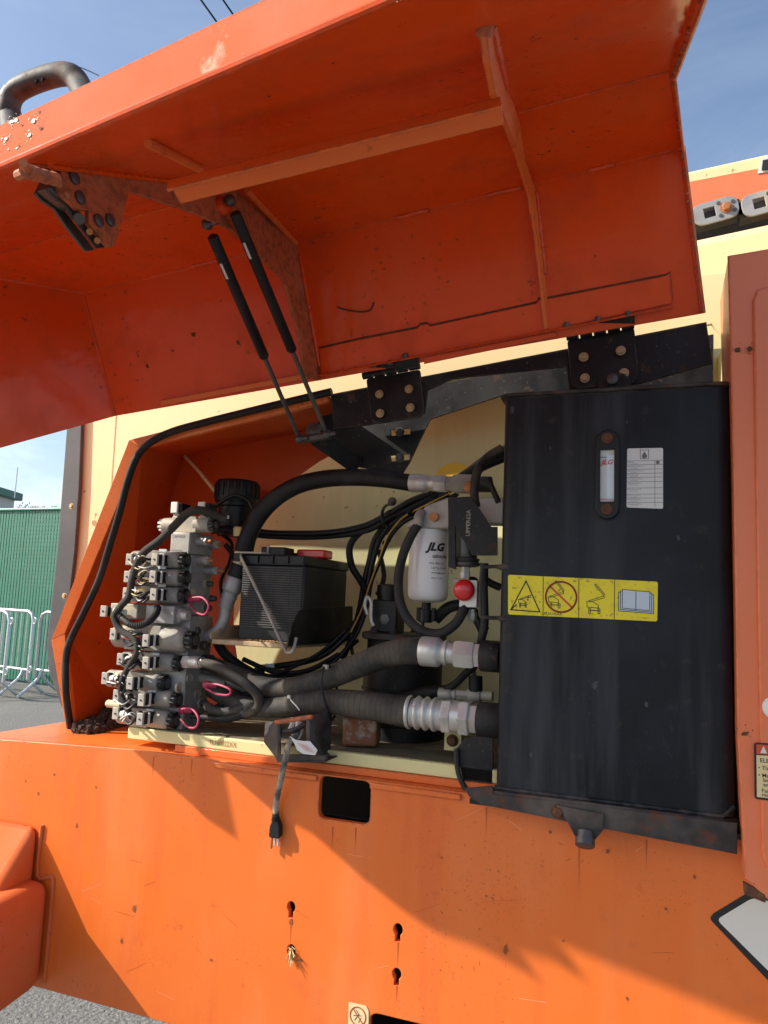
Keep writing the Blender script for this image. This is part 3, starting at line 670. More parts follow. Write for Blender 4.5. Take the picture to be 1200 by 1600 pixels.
# ------------------------------------------------------------------ hydraulic tank
TY = -.03
tk = thing('hydraulic_tank', 'tall black steel hydraulic oil tank with sight gauge and yellow decal', 'tank', (-.075, .1, 1.075))
tl, tr, tb, tt = P(787, 617, TY).x, P(1141, 600, TY).x, 1.072, P(787, 617, TY).z
def rbox(x0, x1, y0, y1, r, k=5): return roundpoly([(x0, y0), (x1, y0), (x1, y1), (x0, y1)], r, k)
sec = rbox(tl, tr, TY, .30, .022, 6); m = MB()
m.prism([V(x, y, tb + .012) for x, y in sec], V(0, 0, tt - tb - .016)); m.build('shell', 'tank_black', tk, .002, ang=50)
m = MB(); m.prism([V(x, y, tt - .005) for x, y in rbox(tl - .008, tr + .004, TY - .007, .307, .024, 6)], V(0, 0, .006)); m.build('top_seam', 'black_rusty', tk, .0015)
bs = [(tl - .006, TY - .010), (tr - .028, TY - .010), (tr + .003, TY + .012), (tr + .003, .305), (tl - .006, .305)]
m = MB(); m.prism([V(x, y, tb) for x, y in bs], V(0, 0, .010)); m.build('bottom_seam', 'black_rusty', tk, .0015)
# weld line along the bottom corner of the front
m = MB(); m.tube([V(tl, TY - .001, tb + .013), V(tr - .02, TY - .001, tb + .013), V(tr - .003, TY + .004, tb + .03)], .004, 8, 1); m.build('weld', 'tank_black', tk)
# lifting lug
m = plate([[P(x, y, .02) for x, y in ((934, 606), (938, 590), (947, 582), (962, 580), (976, 584), (985, 594), (987, 606))]], FN, .010, .002); m.build('lifting_lug', 'black_paint', tk)
MB().lathe(P(957, 593, .010), FN, [(0, .010), (.004, .010), (.006, .007)], 18).build('lug_bolt', 'steel_dark', tk)
# level gauge
gx0, gx1 = P(931, 740, TY).x, P(968, 740, TY).x; gz0, gz1 = P(950, 812, TY).z, P(950, 674, TY).z; gc = (gx0 + gx1) / 2; gw = gx1 - gx0
cap = [(gc + gw / 2 * math.cos(t), gz1 - gw / 2 + gw / 2 * math.sin(t)) for t in [math.pi * i / 12 for i in range(13)]] + [(gc + gw / 2 * math.cos(t), gz0 + gw / 2 + gw / 2 * math.sin(t)) for t in [math.pi + math.pi * i / 12 for i in range(13)]]
wx0, wx1, wz0, wz1 = P(938, 740, TY).x, P(960, 740, TY).x, P(949, 785, TY).z, P(949, 704, TY).z
m = plate([[V(x, TY - .012, z) for x, z in cap], [V(wx0, TY - .012, wz0), V(wx1, TY - .012, wz0), V(wx1, TY - .012, wz1), V(wx0, TY - .012, wz1)]], FN, .0125, .002)
ga = m.build('level_gauge', 'plastic_black', tk)
gy = TY - .004
MB().box(((wx0 + wx1) / 2, gy + .0015, (wz0 + wz1) / 2), (wx1 - wx0 - .0005, .003, wz1 - wz0 - .0005)).build('gauge_card', 'paper', ga)
MB().box((wx1 - .0065, gy - .0008, (wz0 + wz1) / 2 - .003), (.0125, .001, wz1 - wz0 - .012)).build('oil_tube', 'gauge_glass', ga)
m = MB(); m.add(*text('JLG', V(wx0 + .0015, gy - .0018, wz1 - .026), UX, UZ, .0085, shear=.35, bold=.02, sx=1.1)); m.build('print', 'ink_scarlet', ga, smooth=False)
m = MB(); m.box(((wx0 + wx1) / 2, gy - .0006, wz1 - .013), (wx1 - wx0 - .001, .0004, .0013)); m.build('blue_line', 'ink_blue', ga)
m = MB(); m.box(((wx0 + wx1) / 2, gy - .0016, wz0 + .005), (wx1 - wx0 - .001, .0004, .0010)); m.build('red_line', 'ink_scarlet', ga)
for z in (P(951, 687, TY).z, P(948, 797, TY).z): MB().lathe((gc, TY - .012, z), FN, [(0, .0098), (.003, .0098), (.004, .007), (.002, .003)], 18).build('gauge_bolt', 'rust', ga)
# oil label
def sheet(par, name, mt, corners, rad=.003, off=.0012):
    return plate([[Vector(c) + FN * off for c in corners]], FN, .001, 0, rad).build(name, mt, par)
lc = [P(980, 701, TY), P(1036, 700, TY), P(1036, 795, TY), P(979, 793, TY)]
lb = sheet(tk, 'oil_label', 'paper', lc)
lo = lc[3] + FN * .0016; lx = lc[2].x - lc[3].x; lz = lc[0].z - lc[3].z
def LP(u, v, d=0): return lo + UX * (lx * u) + UZ * (lz * v) - UY * d
pm = MB()
rows = [.785, .715, .64, .57, .505, .43, .325, .22, .155, .08]
for v in rows: stroke(pm, [LP(0.01, v), LP(.99, v)], .0007, FN)
stroke(pm, [LP(.78, 0.01), LP(.78, .785)], .0007, FN)
stroke(pm, [LP(.38, .98), LP(.38, .82), LP(.61, .82), LP(.61, .98)], .0009, FN)
pm.add([LP(.495 + .075 * math.cos(t), .865 + .04 * math.sin(t)) for t in [math.pi + math.pi * i / 8 for i in range(9)]] + [LP(.495, .94)], [tuple(range(10))])
pm.add([LP(.86 + .05 * math.cos(t), .75 + .03 * math.sin(t), .0002) for t in [2 * math.pi * i / 12 for i in range(12)]], [tuple(range(12))])
stroke(pm, [LP(.40, .965), LP(.59, .965)], .0007, FN)
lines = ['Mobil 424', 'Mobil DTE 10 EXCEL 15', 'Mobil DTE 10 EXCEL 32', 'Mobil EAL 224 H', 'Mobil Kraft EnviroLogic', 'Quintolubric 888-46', 'Exxon Univis HVI 26', 'Exxon Univis HVI 26', 'Mobil EAL EnviroSyn', 'Quintolubric 888-46']
for v, s_ in zip(rows, lines):
    pm.add(*text(s_, LP(.03, v - .033), UX, UZ, .0019, sx=1.0)); pm.add(*text('P/N 3160014', LP(.11, v - .060), UX, UZ, .0016))
tag(pm.build('print', 'ink_grey', lb, smooth=False), kind='stuff')
# yellow warning decal, four fields
yc = [P(794, 898, TY), P(1028, 909, TY), P(1027, 971, TY), P(794, 960, TY)]
yd = sheet(tk, 'warning_decal', 'decal_yellow', yc, .004)
def YQ(u, v, d=0):
    a = yc[3] * (1 - u) + yc[2] * u; b = yc[0] * (1 - u) + yc[1] * u; return a * (1 - v) + b * v + FN * (.0016 + d)
bk = MB(); rd = MB(); wb = MB()
for u in (.247, .490, .725): stroke(bk, [YQ(u, .01), YQ(u, .99)], .0012, FN)
stroke(bk, [YQ(.02, .12), YQ(.128, .86), YQ(.225, .10), YQ(.02, .12), YQ(.06, .26)], .0021, FN)
def lift_icon(m, x, y, s, raised):
    q = lambda a, b: YQ(x + a * s, y + b * s * 3.6)
    w = .0011
    stroke(m, [q(0, .22), q(.0, .38), q(.16, .38), q(.34, .28), q(.34, .18), q(0, .2), q(0, .22)], w, FN)
    stroke(m, [q(.05, .40), q(.5, .58), q(.52, .52), q(.08, .36)], w, FN)
    if raised: stroke(m, [q(.51, .58), q(.22, .92), q(.26, .95), q(.54, .62)], w, FN)
    else: stroke(m, [q(.5, .58), q(.62, .62), q(.62, .5), q(.5, .5)], w, FN)
    stroke(m, [q(.08, .10), q(.36, .10)], w * 1.5, FN)
    for a in (.08, .36): stroke(m, [q(a - .03, .16), q(a + .03, .16), q(a + .03, 0), q(a - .03, 0), q(a - .03, .16)], w, FN)
lift_icon(bk, .075, .20, .14, False); lift_icon(bk, .285, .22, .20, True); lift_icon(bk, .545, .12, .22, True)
stroke(bk, [YQ(.142, .48), YQ(.142, .36), YQ(.136, .40)], .001, FN)
rg = []
for i in range(41): t = 2 * math.pi * i / 40; rg.append(YQ(.37, .5, .0002) + UX * (.0268 * math.cos(t)) + UZ * (.0268 * math.sin(t)))
stroke(rd, rg, .0032, FN); t = math.radians(137); c = YQ(.37, .5, .0002); stroke(rd, [c + V(math.cos(t), 0, math.sin(t)) * .026, c - V(math.cos(t), 0, math.sin(t)) * .026], .0032, FN)
for k, d in ((0, .0), (.012, .0002), (.024, .0004)):
    z0 = .22 + k * 3
    wb.add([YQ(.752 + k, z0, d), YQ(.975 - k, z0 - .03, d), YQ(.975 - k, .66 + k * 3, d), YQ(.752 + k, .69 + k * 3, d)], [(0, 1, 2, 3)])
    stroke(bk, [YQ(.752 + k, z0, d + .0001), YQ(.975 - k, z0 - .03, d + .0001), YQ(.975 - k, .66 + k * 3, d + .0001), YQ(.752 + k, .69 + k * 3, d + .0001), YQ(.752 + k, z0, d + .0001)], .0011, FN)
stroke(bk, [YQ(.863, .26, .0006), YQ(.863, .72, .0006)], .0011, FN)
bk.add(*text('1706671 A', YQ(.90, .055), UX, UZ, .0022)); bk.add(*text('L.PUAYRAX', YQ(.235, .035), UX, UZ, .0050, sx=1.0))
tag(bk.build('black_print', 'ink_black', yd, smooth=False), kind='stuff'); tag(rd.build('prohibition_ring', 'ink_red', yd, smooth=False), kind='stuff'); tag(wb.build('book_print', 'book_blue', yd, smooth=False), kind='stuff')
# wire guard on the tank's left edge
m = MB(); m.tube([P(786, 885, -.01), P(760, 886, -.012), P(753, 891, -.012), P(751, 925, -.012), P(750, 957, -.012), P(756, 964, -.012), P(788, 966, -.01)], .0035, 8, 5); m.build('guard_rod', 'black_rusty', tk)
for q in ((788, 886), (789, 967)): MB().ball(P(*q, TY + .004), .010, 10, 6, sq=(1.4, .5, .6), jit=.2).build('rod_weld', 'black_rusty', tk)
# drain bracket under the tank
dr = thing('drain_bracket', 'rusty bracket with a round plug hanging below the black tank', 'bracket', P(910, 1325, -.05))
m = plate([[P(x, y, -.052) for x, y in ((868, 1258), (943, 1272), (942, 1298), (930, 1312), (912, 1318), (898, 1306), (884, 1280))]], FN, .006, .0012); m.build('gusset', 'black_rusty', dr)
m = MB(); m.lathe(P(915, 1300, -.05), V(.0, -.5, -.8), [(0, .0135), (.010, .0135), (.011, .016), (.022, .016), (.024, .013)], 18); m.build('plug', 'steel_dark', dr)
bolts('rusty_bolt', 'rust', dr, P(872, 1268, -.046), FN, .009)
# black carrier under the tank
tc_ = thing('tank_carrier', 'scuffed black steel carrier channel under the black tank', 'carrier', P(930, 1330, 0))
m = plate([[P(x, y, -.042) for x, y in ((726, 1232), (733, 1245), (752, 1257), (870, 1281), (1152, 1335), (1152, 1286), (770, 1241), (770, 1228))]], FN, .005, .001); m.build('front_plate', 'black_rusty', tc_)
zb = P(760, 1258, -.04).z
m = MB(); m.prism([V(P(733, 1245, -.04).x, -.036, tb - .018), V(.135, -.036, tb - .018), V(.135, .3, tb - .018), V(P(733, 1245, -.04).x, .3, tb - .018)], V(0, 0, .008)); m.build('base_plate', 'black_paint', tc_)
m = MB(); x0 = P(714, 1190, .0).x
m.prism([P(712, 1170, .03), P(716, 1208, .03), P(732, 1244, .03), P(770, 1246, .03), P(770, 1150, .03), P(728, 1152, .03)], V(0, .006, 0)); m.build('end_cup', 'black_paint', tc_, .001)
m = MB(); m.tube([P(713, 1170, .024), P(716, 1208, .024), P(732, 1243, .02)], .005, 8, 4); m.build('cup_rim', 'black_rusty', tc_)
# ------------------------------------------------------------------ right-hand cover
cv = thing('side_cover', 'faded salmon orange side cover right of the black tank', 'cover', (.25, 0, .9))
cy = -.075
co = [P(x, y, cy) for x, y in ((1137, 399), (1260, 378), (1280, 1440), (1196, 1404), (1164, 1372), (1152, 1150), (1150, 1000), (1146, 760))]
m = plate([co], FN, .01, .003); m.build('front_skin', 'orange_faded', cv)
m = MB(); cl = [P(x, y, cy + .006) for x, y in ((1138, 401), (1147, 760), (1151, 1000), (1153, 1150), (1164, 1370))]
for a, b in zip(cl[:-1], cl[1:]): m.prism([a, b, b + V(.002, .2, 0), a + V(.002, .2, 0)], V(.004, 0, 0))
m.build('side_skin', 'orange_faded', cv)
m = MB(); m.prism([P(1138, 402, cy + .006), P(1262, 380, cy + .006), P(1262, 380, cy + .006) + V(.04, .45, 0), P(1138, 402, cy + .006) + V(.04, .45, 0)], V(0, 0, -.004)); m.build('top_skin', 'orange_faded', cv)
em = [P(x, y, cy - .006) for x, y in ((1176, 470), (1183, 452), (1210, 444), (1290, 440), (1290, 1400), (1215, 1368), (1196, 1352), (1190, 1330), (1183, 900))]
plate([em], FN, .008, .004).build('raised_panel', 'orange_faded', cv)
m = MB(); m.prism([P(x, y, cy - .001) for x, y in ((1161, 1378), (1196, 1398), (1197, 1412), (1163, 1398))], V(0, .01, 0)); m.build('rusted_corner', 'rust', cv, .002)
for (x, y) in ((1152, 547), (1173, 545), (1164, 1146)):
    splat(cv, 'rust_patch', 'rust', P(x, y, cy if x < 1170 else cy - .006), FN, .006, .8)
MB().ball(P(1211, 1106, cy - .006), .018, 14, 8, sq=(1, .4, 1)).build('white_cap', 'white_plastic', cv)
# warning label, cut by the frame's edge
wc = [P(1178, 1160, cy - .006), P(1300, 1166, cy - .006), P(1300, 1262, cy - .006), P(1179, 1248, cy - .006)]
wl_ = sheet(cv, 'warning_label', 'ink_black', wc, .004)
def WQ(u, v, d=0):
    a = wc[3] * (1 - u) + wc[2] * u; b = wc[0] * (1 - u) + wc[1] * u; return a * (1 - v) + b * v + FN * (.0016 + d)
q = MB(); q.add([WQ(.03, .04), WQ(.97, .04), WQ(.97, .78), WQ(.03, .78)], [(0, 1, 2, 3)]); q.build('cream_field', 'decal_cream', wl_, smooth=False)
q = MB(); q.add([WQ(.03, .80), WQ(.97, .80), WQ(.97, .97), WQ(.03, .97)], [(0, 1, 2, 3)]); q.build('red_field', 'ink_red', wl_, smooth=False)
q = MB(); q.add([WQ(.08, .82, .0003), WQ(.17, .82, .0003), WQ(.125, .95, .0003)], [(0, 1, 2)]); q.add(*text('WARNING', WQ(.24, .84, .0003), UX, UZ, .010, bold=.02)); q.build('white_print', 'decal_white', wl_, smooth=False)
q = MB()
for v, s_ in ((.66, ' ELECTROCUTION HAZARD'), (.53, '\u2022 This machine is not insulated'), (.40, '\u2022 Maintain safe clearance'), (.32, '   between machine and'), (.24, '   any power line'), (.13, '  Failure to comply will'), (.06, '  result in death')): q.add(*text(s_, WQ(.05, v, .0003), UX, UZ, .0058 if v != .66 else .0062, bold=.008))
tag(q.build('black_print', 'ink_black', wl_, smooth=False), kind='stuff')
for (x, y, r_, k_) in ((455, 1440, .004, 2), (470, 1500, .006, .6), (860, 1300, .003, 1), (950, 1330, .004, 1), (1040, 1420, .003, 1), (790, 1485, .004, 2.2), (690, 1340, .002, 1), (980, 1560, .003, 1), (210, 1420, .005, 1.5), (190, 1470, .004, 1.5), (120, 1290, .003, 1.5), (150, 1230, .002, 1.5), (330, 1500, .003, 1), (760, 1400, .002, 1), (1085, 1370, .003, 1), (880, 1470, .002, 1), (60, 1240, .003, 1.6), (40, 1220, .002, 1.6), (85, 1210, .002, 1.6)): splat(lift, 'rust_spot', 'rust_soft', P(x, y, 0), FN, r_, k_)
for (x, y, r_) in ((800, 640, .004), (980, 660, .002), (860, 700, .002), (1060, 840, .003), (1010, 1100, .003), (930, 1070, .005), (830, 1180, .003)): splat(tk, 'scuff', 'scuff_grey', P(x, y, TY), FN, r_, 1.6)
for i in range(34):                                    # scratches and drip marks on the skirt
    x, y = random.uniform(60, 1120), random.uniform(1250, 1590); c = P(x, y, -.0004)
    if P(x, y, 0).z < .57: continue
    if i % 3: a = random.uniform(-.6, .6); d = V(math.cos(a), 0, math.sin(a)) * random.uniform(.006, .035); m = MB(); stroke(m, [c - d, c, c + d + V(0, 0, random.uniform(-.003, .003))], random.uniform(.0004, .0009), FN); tag(m.build('scratch', 'scratch' if i % 2 else 'drip', lift, smooth=False), kind='stuff')
for x, y, l in ((455, 1436, .05), (622, 1472, .045), (620, 1540, .03), (520, 1292, .06), (556, 1294, .04), (760, 1262, .05), (905, 1322, .08), (1010, 1312, .05), (300, 1186, .04), (240, 1182, .05)):
    a = P(x, y, -.0003); m = MB(); m.add([a + V(-.0016, 0, 0), a + V(.0018, 0, 0), a + V(.0006, 0, -l * .6), a + V(.0002, 0, -l), a + V(-.0003, 0, -l * .5)], [(0, 1, 2, 3, 4)]); tag(m.build('drip_mark', 'drip', lift, smooth=False), kind='stuff')
# ------------------------------------------------------------------ decals on the skirt
dm = [(1109, 1436), (1114, 1428), (1172, 1393), (1330, 1425), (1300, 1630), (1255, 1590)]
ds = thing('white_decal', 'white skirt decal with rounded corner and black border, lower right', 'decal', P(1200, 1530, -.003))
plate([[P(x, y, -.0015) for x, y in dm]], FN, .001, 0, .006).build('black_border', 'ink_black', ds)
plate([[P(x, y, -.0023) for x, y in ((1120, 1437), (1176, 1403), (1320, 1432), (1292, 1612), (1262, 1578))]], FN, .0007, 0, .008).build('white_field', 'decal_white', ds)
ss = thing('small_decal', 'small cream decal with red prohibition ring at the skirt bottom', 'decal', P(559, 1599, -.003))
plate([[P(x, y, -.0014) for x, y in ((545, 1566), (572, 1572), (576, 1580), (575, 1640), (543, 1632))]], FN, .001, 0, .002).build('cream_field', 'decal_cream', ss)
q = MB(); c = P(559, 1588, -.002); stroke(q, [c + V(math.cos(t), 0, math.sin(t)) * .0155 for t in [2 * math.pi * i / 24 for i in range(25)]], .0018, FN); stroke(q, [c + V(-.010, 0, .0112), c + V(.010, 0, -.0112)], .0018, FN); tag(q.build('red_ring', 'ink_red', ss, smooth=False), kind='stuff')
q = MB(); c = P(559, 1588, -.0018)
for a_, b_ in (((-.006, -.008), (.002, .004)), ((.002, .004), (-.004, .010)), ((-.008, .0), (.006, .002)), ((.006, -.002), (.002, -.01))): stroke(q, [c + V(a_[0], 0, a_[1]), c + V(b_[0], 0, b_[1])], .0011, FN)
tag(q.build('figure_print', 'ink_black', ss, smooth=False), kind='stuff')
# grass and straw caught in a keyhole
m = MB()
for k in range(26):
    a = P(455 + random.uniform(-4, 3), 1484 + random.uniform(-6, 6), -.001); m.tube([a, a + V(random.uniform(-.004, .012), random.uniform(-.012, -.002), random.uniform(-.022, .004))], .0008, 4, 1)
o = m.build('straw_tuft', 'wood_dry', None); tag(o, 'tuft of dry straw stuck in the lower left keyhole', 'straw', None, 'stuff')
# ------------------------------------------------------------------ counterweight casting, lower left
cw = thing('counterweight', 'rounded orange counterweight casting at lower left', 'counterweight', (-1.5, -.25, .4))
def CX(px, py, x): return PX(px, py, x)
xa, xb = P(64, 1300, 0).x, P(79, 1420, 0).x
pr = [V(xa, .0, P(64, 1283, 0).z), CX(0, 1392, xa), CX(-60, 1480, xa), V(xa, CX(-60, 1480, xa).y, P(62, 1372, 0).z - .14), V(xa, 0, P(62, 1372, 0).z - .14)]
MB().prism(pr, V(-.6, 0, 0)).build('upper_block', 'orange_cast', cw, .024, seg=5)
zt, zb_ = P(78, 1372, 0).z, .545
fr = -.42
pr = [V(xb, .0, zt), V(xb, fr, zt - .02), V(xb, fr - .03, zt - .06), V(xb, fr - .03, zb_ - .05), V(xb, -.0, zb_)]
MB().prism(pr, V(-.62, 0, 0)).build('lower_block', 'orange_cast', cw, .03, seg=5)
MB().tube([V(xa + .004, -.002, P(64, 1288, 0).z), V(xa + .004, -.002, P(62, 1368, 0).z), V(xb - .006, -.002, zt + .004), V(xb + .003, -.002, zt - .02), V(xb + .003, -.002, zb_ + .01)], .0045, 8, 3).build('weld', 'orange_cast', cw)
# ------------------------------------------------------------------ upper boom, upper right
bm_ = thing('upper_boom', 'cream boom with salmon stripe and cable chain, upper right', 'boom', P(1150, 440, .6))
def bquad(name, mt, px4, Y, dy, bev=.004): return MB().prism([P(x, y, Y) for x, y in px4], V(0, dy, 0)).build(name, mt, bm_, bev)
bquad('top_box', 'cream', ((900, 306), (1320, 212), (1320, 290), (900, 370)), .75, .25, .012)
bquad('salmon_stripe', 'orange_faded', ((900, 318), (1320, 237), (1320, 282), (900, 364)), .745, .004, .001)
bquad('boom_tube', 'cream', ((900, 410), (1320, 318), (1320, 420), (900, 500)), .60, .2, .03)
bquad('lower_box', 'cream', ((900, 505), (1320, 415), (1320, 620), (900, 700)), .50, .2, .012)
bquad('dark_gap', 'dark_inside', ((900, 385), (1320, 300), (1320, 345), (900, 430)), .80, .01, 0)
for i, x in enumerate((1040, 1118, 1196, 1274)):
    yy = 329 - (x - 1118) * .19; c = P(x, yy, .62); k = .034; ea = V(.985, 0, .17); eb = V(-.17, 0, .985)
    lk = plate([[c + ea * x_ + eb * z_ for x_, z_ in roundpoly([(-.056, -.030), (.056, -.030), (.056, .030), (-.056, .030)], .030)], [c + ea * -.028 - eb * .014, c - eb * .014, c + eb * .014, c + ea * -.028 + eb * .014]], FN, .006, .001)
    o = lk.build('chain_link', 'aluminium', bm_); bolts('link_pin', 'brass_rust', bm_, c + ea * .026 + V(0, -.001, 0), FN, .011)
    for u_, w_ in ((.044, .012), (.044, -.012), (.010, .018), (.010, -.018)): MB().lathe(c + ea * u_ + eb * w_, FN, [(-.001, .005), (.002, .005)], 10).build('link_screw', 'steel_dark', bm_)
    MB().box(c + V(.0, .035, 0), (.125, .04, .045), (ea, UY, eb)).build('link_body', 'black_rusty', bm_)
sq = [P(x, y, .742) for x, y in ((1188, 246), (1260, 232), (1260, 258), (1184, 271))]
plate([sq], FN, .003, 0).build('boom_decal', 'decal_white', bm_)
plate([[P(x, y, .7385) for x, y in ((1192, 250), (1260, 238), (1260, 256), (1190, 266))]], FN, .002, 0).build('decal_print', 'ink_black', bm_)

# ================================================================== BAY CONTENTS
def hose(name, label, cat, path, rpx, mt='rubber', group=None, seg=14, sub=7, par=None, wob=None):
    pts = [P(*q) for q in path]; x, y, Y = path[len(path) // 2]; k = mpp(x, y, Y)
    r = (lambda t: (rpx[0] + (rpx[1] - rpx[0]) * t) * k) if isinstance(rpx, tuple) else rpx * k
    o = MB().tube(pts, r, seg, sub, wob=wob).build(name, mt, par)
    return tag(o, label, cat, group) if par is None else o
def fitting(par, p0, p1, parts, e1=None):
    """parts: (name, t0, t1, radius, kind, material) along p0->p1 in metres"""
    a = (p1 - p0).normalized(); L_ = (p1 - p0).length
    for nm, t0, t1, r, kind, mt in parts:
        q = p0 + a * (L_ * t0); l = L_ * (t1 - t0); m = MB()
        if kind == 'hex': m.lathe(q, a, [(0, r * .93), (l * .12, r), (l * .88, r), (l, r * .93)], 6)
        elif kind == 'crimp': m.lathe(q, a, [(0, r * .94), (l * .04, r), (l * .62, r), (l * .70, r * .94), (l * .76, r * .80), (l * .84, r * .76), (l * .90, r * .84), (l, r * .84)], 28)
        elif kind == 'ridge':
            pf = []; n = 9
            for i in range(n * 6 + 1): t = i / (n * 6); pf.append((l * t, r * (.93 + .09 * math.sin(t * 4.5 * 2 * math.pi)) if t < .85 else r * (.93 - .12 * (t - .85) / .15)))
            m.lathe(q, a, pf, 28)
        else: m.lathe(q, a, [(0, r * .96), (l * .05, r), (l * .95, r), (l, r * .96)], 24)
        m.build(nm, mt, par, ang=45 if kind != 'hex' else 25)

# ------------------------------------------------------------------ valve manifold
mf = thing('valve_manifold', 'grey hydraulic manifold with solenoid valves standing at the bay left', 'manifold', P(270, 1145, .06))
xu = P(298, 850, .055).x; xl = P(284, 1040, .055).x
zt_ = P(298, 832, .055).z; zm = P(298, 866, .055).z; zl = P(280, 962, .055).z
def blk(name, x0, x1, y0, y1, z0, z1, mt='aluminium'): return MB().box(((x0 + x1) / 2, (y0 + y1) / 2, (z0 + z1) / 2), (x1 - x0, y1 - y0, z1 - z0)).build(name, mt, mf, .0025)
topb = blk('top_block', P(266, 850, .05).x, xu, .050, .145, zm + .001, zt_)
blk('upper_block', xu - .075, xu, .062, .150, zl + .001, zm)
blk('lower_block', xl - .09, xl + .012, .055, .150, TZ + .001, zl)
q = MB(); a = P(268, 840, .05); q.add(*text('CAP4008', V(P(269, 840, .05).x, .0494, zt_ - .013), UX, UZ, .007, sx=.95)); q.add(*text('9129078', V(P(269, 850, .05).x, .0494, zm + .004), UX, UZ, .006, sx=.95)); q.build('stamp', 'ink_grey', topb, smooth=False)
def connector(par, cx, cy, Y, w=.0165, h=.0255, d=.030):
    c = P(cx, cy, Y); m = MB(); m.box(c + V(0, .003, 0), (w, .006, h)); o = m.build('connector', 'connector_grey', par, .0015)
    m = MB(); m.box(c + V(.0005, .006 + d / 2, 0), (w - .002, d, h - .003)); m.build('connector_body', 'plastic_black', par, .001)
    m = MB(); m.lathe(c + V(0, -.0002, 0), FN, [(0, .0022), (.0012, .0022)], 8); m.build('connector_screw', 'ink_black', par)
    m = MB(); m.box(c + V(w * .55, .020, 0), (.003, .004, h - .001)); m.build('gasket', 'white_plastic', par)
def knob(par, p, r, l=.016):
    m = MB(); m.lathe(p, UX, [(0, r * .7), (.002, r * .98), (l * .75, r * .98), (l, r * .80)], 24); n = 11
    m.build('knob', 'plastic_black', par)
    m = MB()
    for i in range(n):
        t = 2 * math.pi * i / n; e = V(0, math.cos(t), math.sin(t)); m.box(p + UX * (l * .42) + e * r, (l * .72, .0042, .0042), (UX, e, UX.cross(e)))
    tag(m.build('knob_ribs', 'knob_black', par, .0008), kind='stuff')
    MB().lathe(p + UX * l, UX, [(-.001, r * .62), (.0015, r * .62), (.002, r * .5)], 18).build('knob_cap', 'steel_dark', par)
VALVES = [  # knob, right connector, left connector, coil radius px
    (284, 875, 241, 874, 201, 874, 13), (284, 903, 238, 901, 198, 901, 13), (283, 931, 239, 929, 196, 927, 13),
    (293, 1000, 227, 1001, 176, 991, 20), (275, 1036, 227, 1036, 187, 1030, 13.5), (252, 1067, 202, 1068, 163, 1060, 14),
    (271, 1093, 220, 1094, 181, 1087, 13), (266, 1125, 218, 1124, 180, 1115, 14)]
VALVES = [(*v_[:6], v_[6] + (.6 if v_[6] < 18 else 0)) for v_ in VALVES]
for kx, ky, cx, cy, lx, ly, rp_ in VALVES:
    Yk = .042; p = P(kx, ky, Yk); r = rp_ * mpp(kx, ky, Yk); big = rp_ > 18
    m = MB(); L1 = .052 if not big else .058
    m.lathe(p, -UX, [(.0, r * .72), (.004, r * .93), (.010, r), (L1, r)], 24)
    xc = p.x - L1; xlft = P(lx, ly, .01).x
    bl = max(.02, xc - xlft - .025)
    m.box((xc - bl / 2, Yk + .006, p.z), (bl, r * 1.9, max(r * 1.96, 27.5 * mpp(kx, ky, Yk))))
    m.lathe(V(xc - bl, Yk, p.z), -UX, [(0, r * .95), (.035, r * .95), (.040, r * .7)], 20)
    v = m.build('solenoid_valve', 'coil_grey', mf, .0015)
    knob(v, p, r * (.84 if not big else .66), .017 if not big else .022)
    connector(v, cx, cy, Yk - r - .036, .0165, .0265, .058); connector(v, lx, ly, Yk - r - .012, .0165, .0262, .036)
    # round plug socket with wires between the connectors
    c = P((lx + cx) / 2 - 4, ly + 1, Yk - r - .004); m = MB(); m.lathe(c - UX * .008, UX, [(0, .0085), (.010, .0085), (.012, .0065), (.020, .0065)], 14); m.build('plug_socket', 'white_plastic', v)
    m = MB(); m.lathe(c + UX * .010, UX, [(0, .0075), (.004, .0078), (.006, .006)], 12); m.build('socket_ring', 'plastic_black', v)
    tgp = P((cx + kx) / 2 - 8, cy - 14, Yk - r * .6); MB().box(tgp, (.020, .002, .006)).build('wire_marker', 'paper', v)
# the top pair of coils
m = MB(); a, b = P(258, 821, .08), P(330, 820, .08); r = 12.5 * mpp(300, 820, .08)
m.cyl(b, b - UX * .040, r, 24); m.cyl(a, a + UX * .035, r, 24); m.box((a + b) / 2 + V(0, .0, .0), ((b - a).length - .06, r * 1.7, r * 2.0)); v = m.build('solenoid_valve', 'coil_grey', mf, .0015)
knob(v, b, r * .7, .014)
for i in range(9):
    t = 2 * math.pi * i / 9; e = V(0, math.cos(t), math.sin(t)); MB().box(a - UX * .005 + e * r * .7, (.012, .005, .005), (UX, e, UX.cross(e))).build('knob_rib', 'white_plastic', v, .0008)
for x in (273, 315):
    c = P(x, 793, .065); MB().box(c, (.018, .006, .026)).build('connector', 'white_plastic', v, .0015); MB().box(c + V(.006, .022, -.001), (.022, .036, .024)).build('connector_body', 'plastic_black', v, .0015); MB().box(c + V(.002, .012, -.022), (.014, .016, .024)).build('connector_neck', 'connector_grey', v, .001)
# cartridges with coppery stems
for x0, x1, y, Y in ((306, 330, 846, .08), (326, 347, 851, .13), (303, 334, 876, .085), (318, 350, 892, .12)):
    a = V(xu - .002, Y, P(x1, y, Y).z); l = P(x1, y, Y).x - a.x
    if l < .03: l = .04
    c = MB().lathe(a, UX, [(0, .0105), (l * .55, .0105), (l * .60, .008)], 16).build('cartridge', 'aluminium', mf)
    MB().lathe(a + UX * (l * .58), UX, [(0, .0095), (l * .14, .0095)], 6).build('lock_nut', 'zinc', c); MB().lathe(a + UX * (l * .70), UX, [(0, .0048), (l * .3, .0048)], 10).build('stem', 'brass_rust', c)
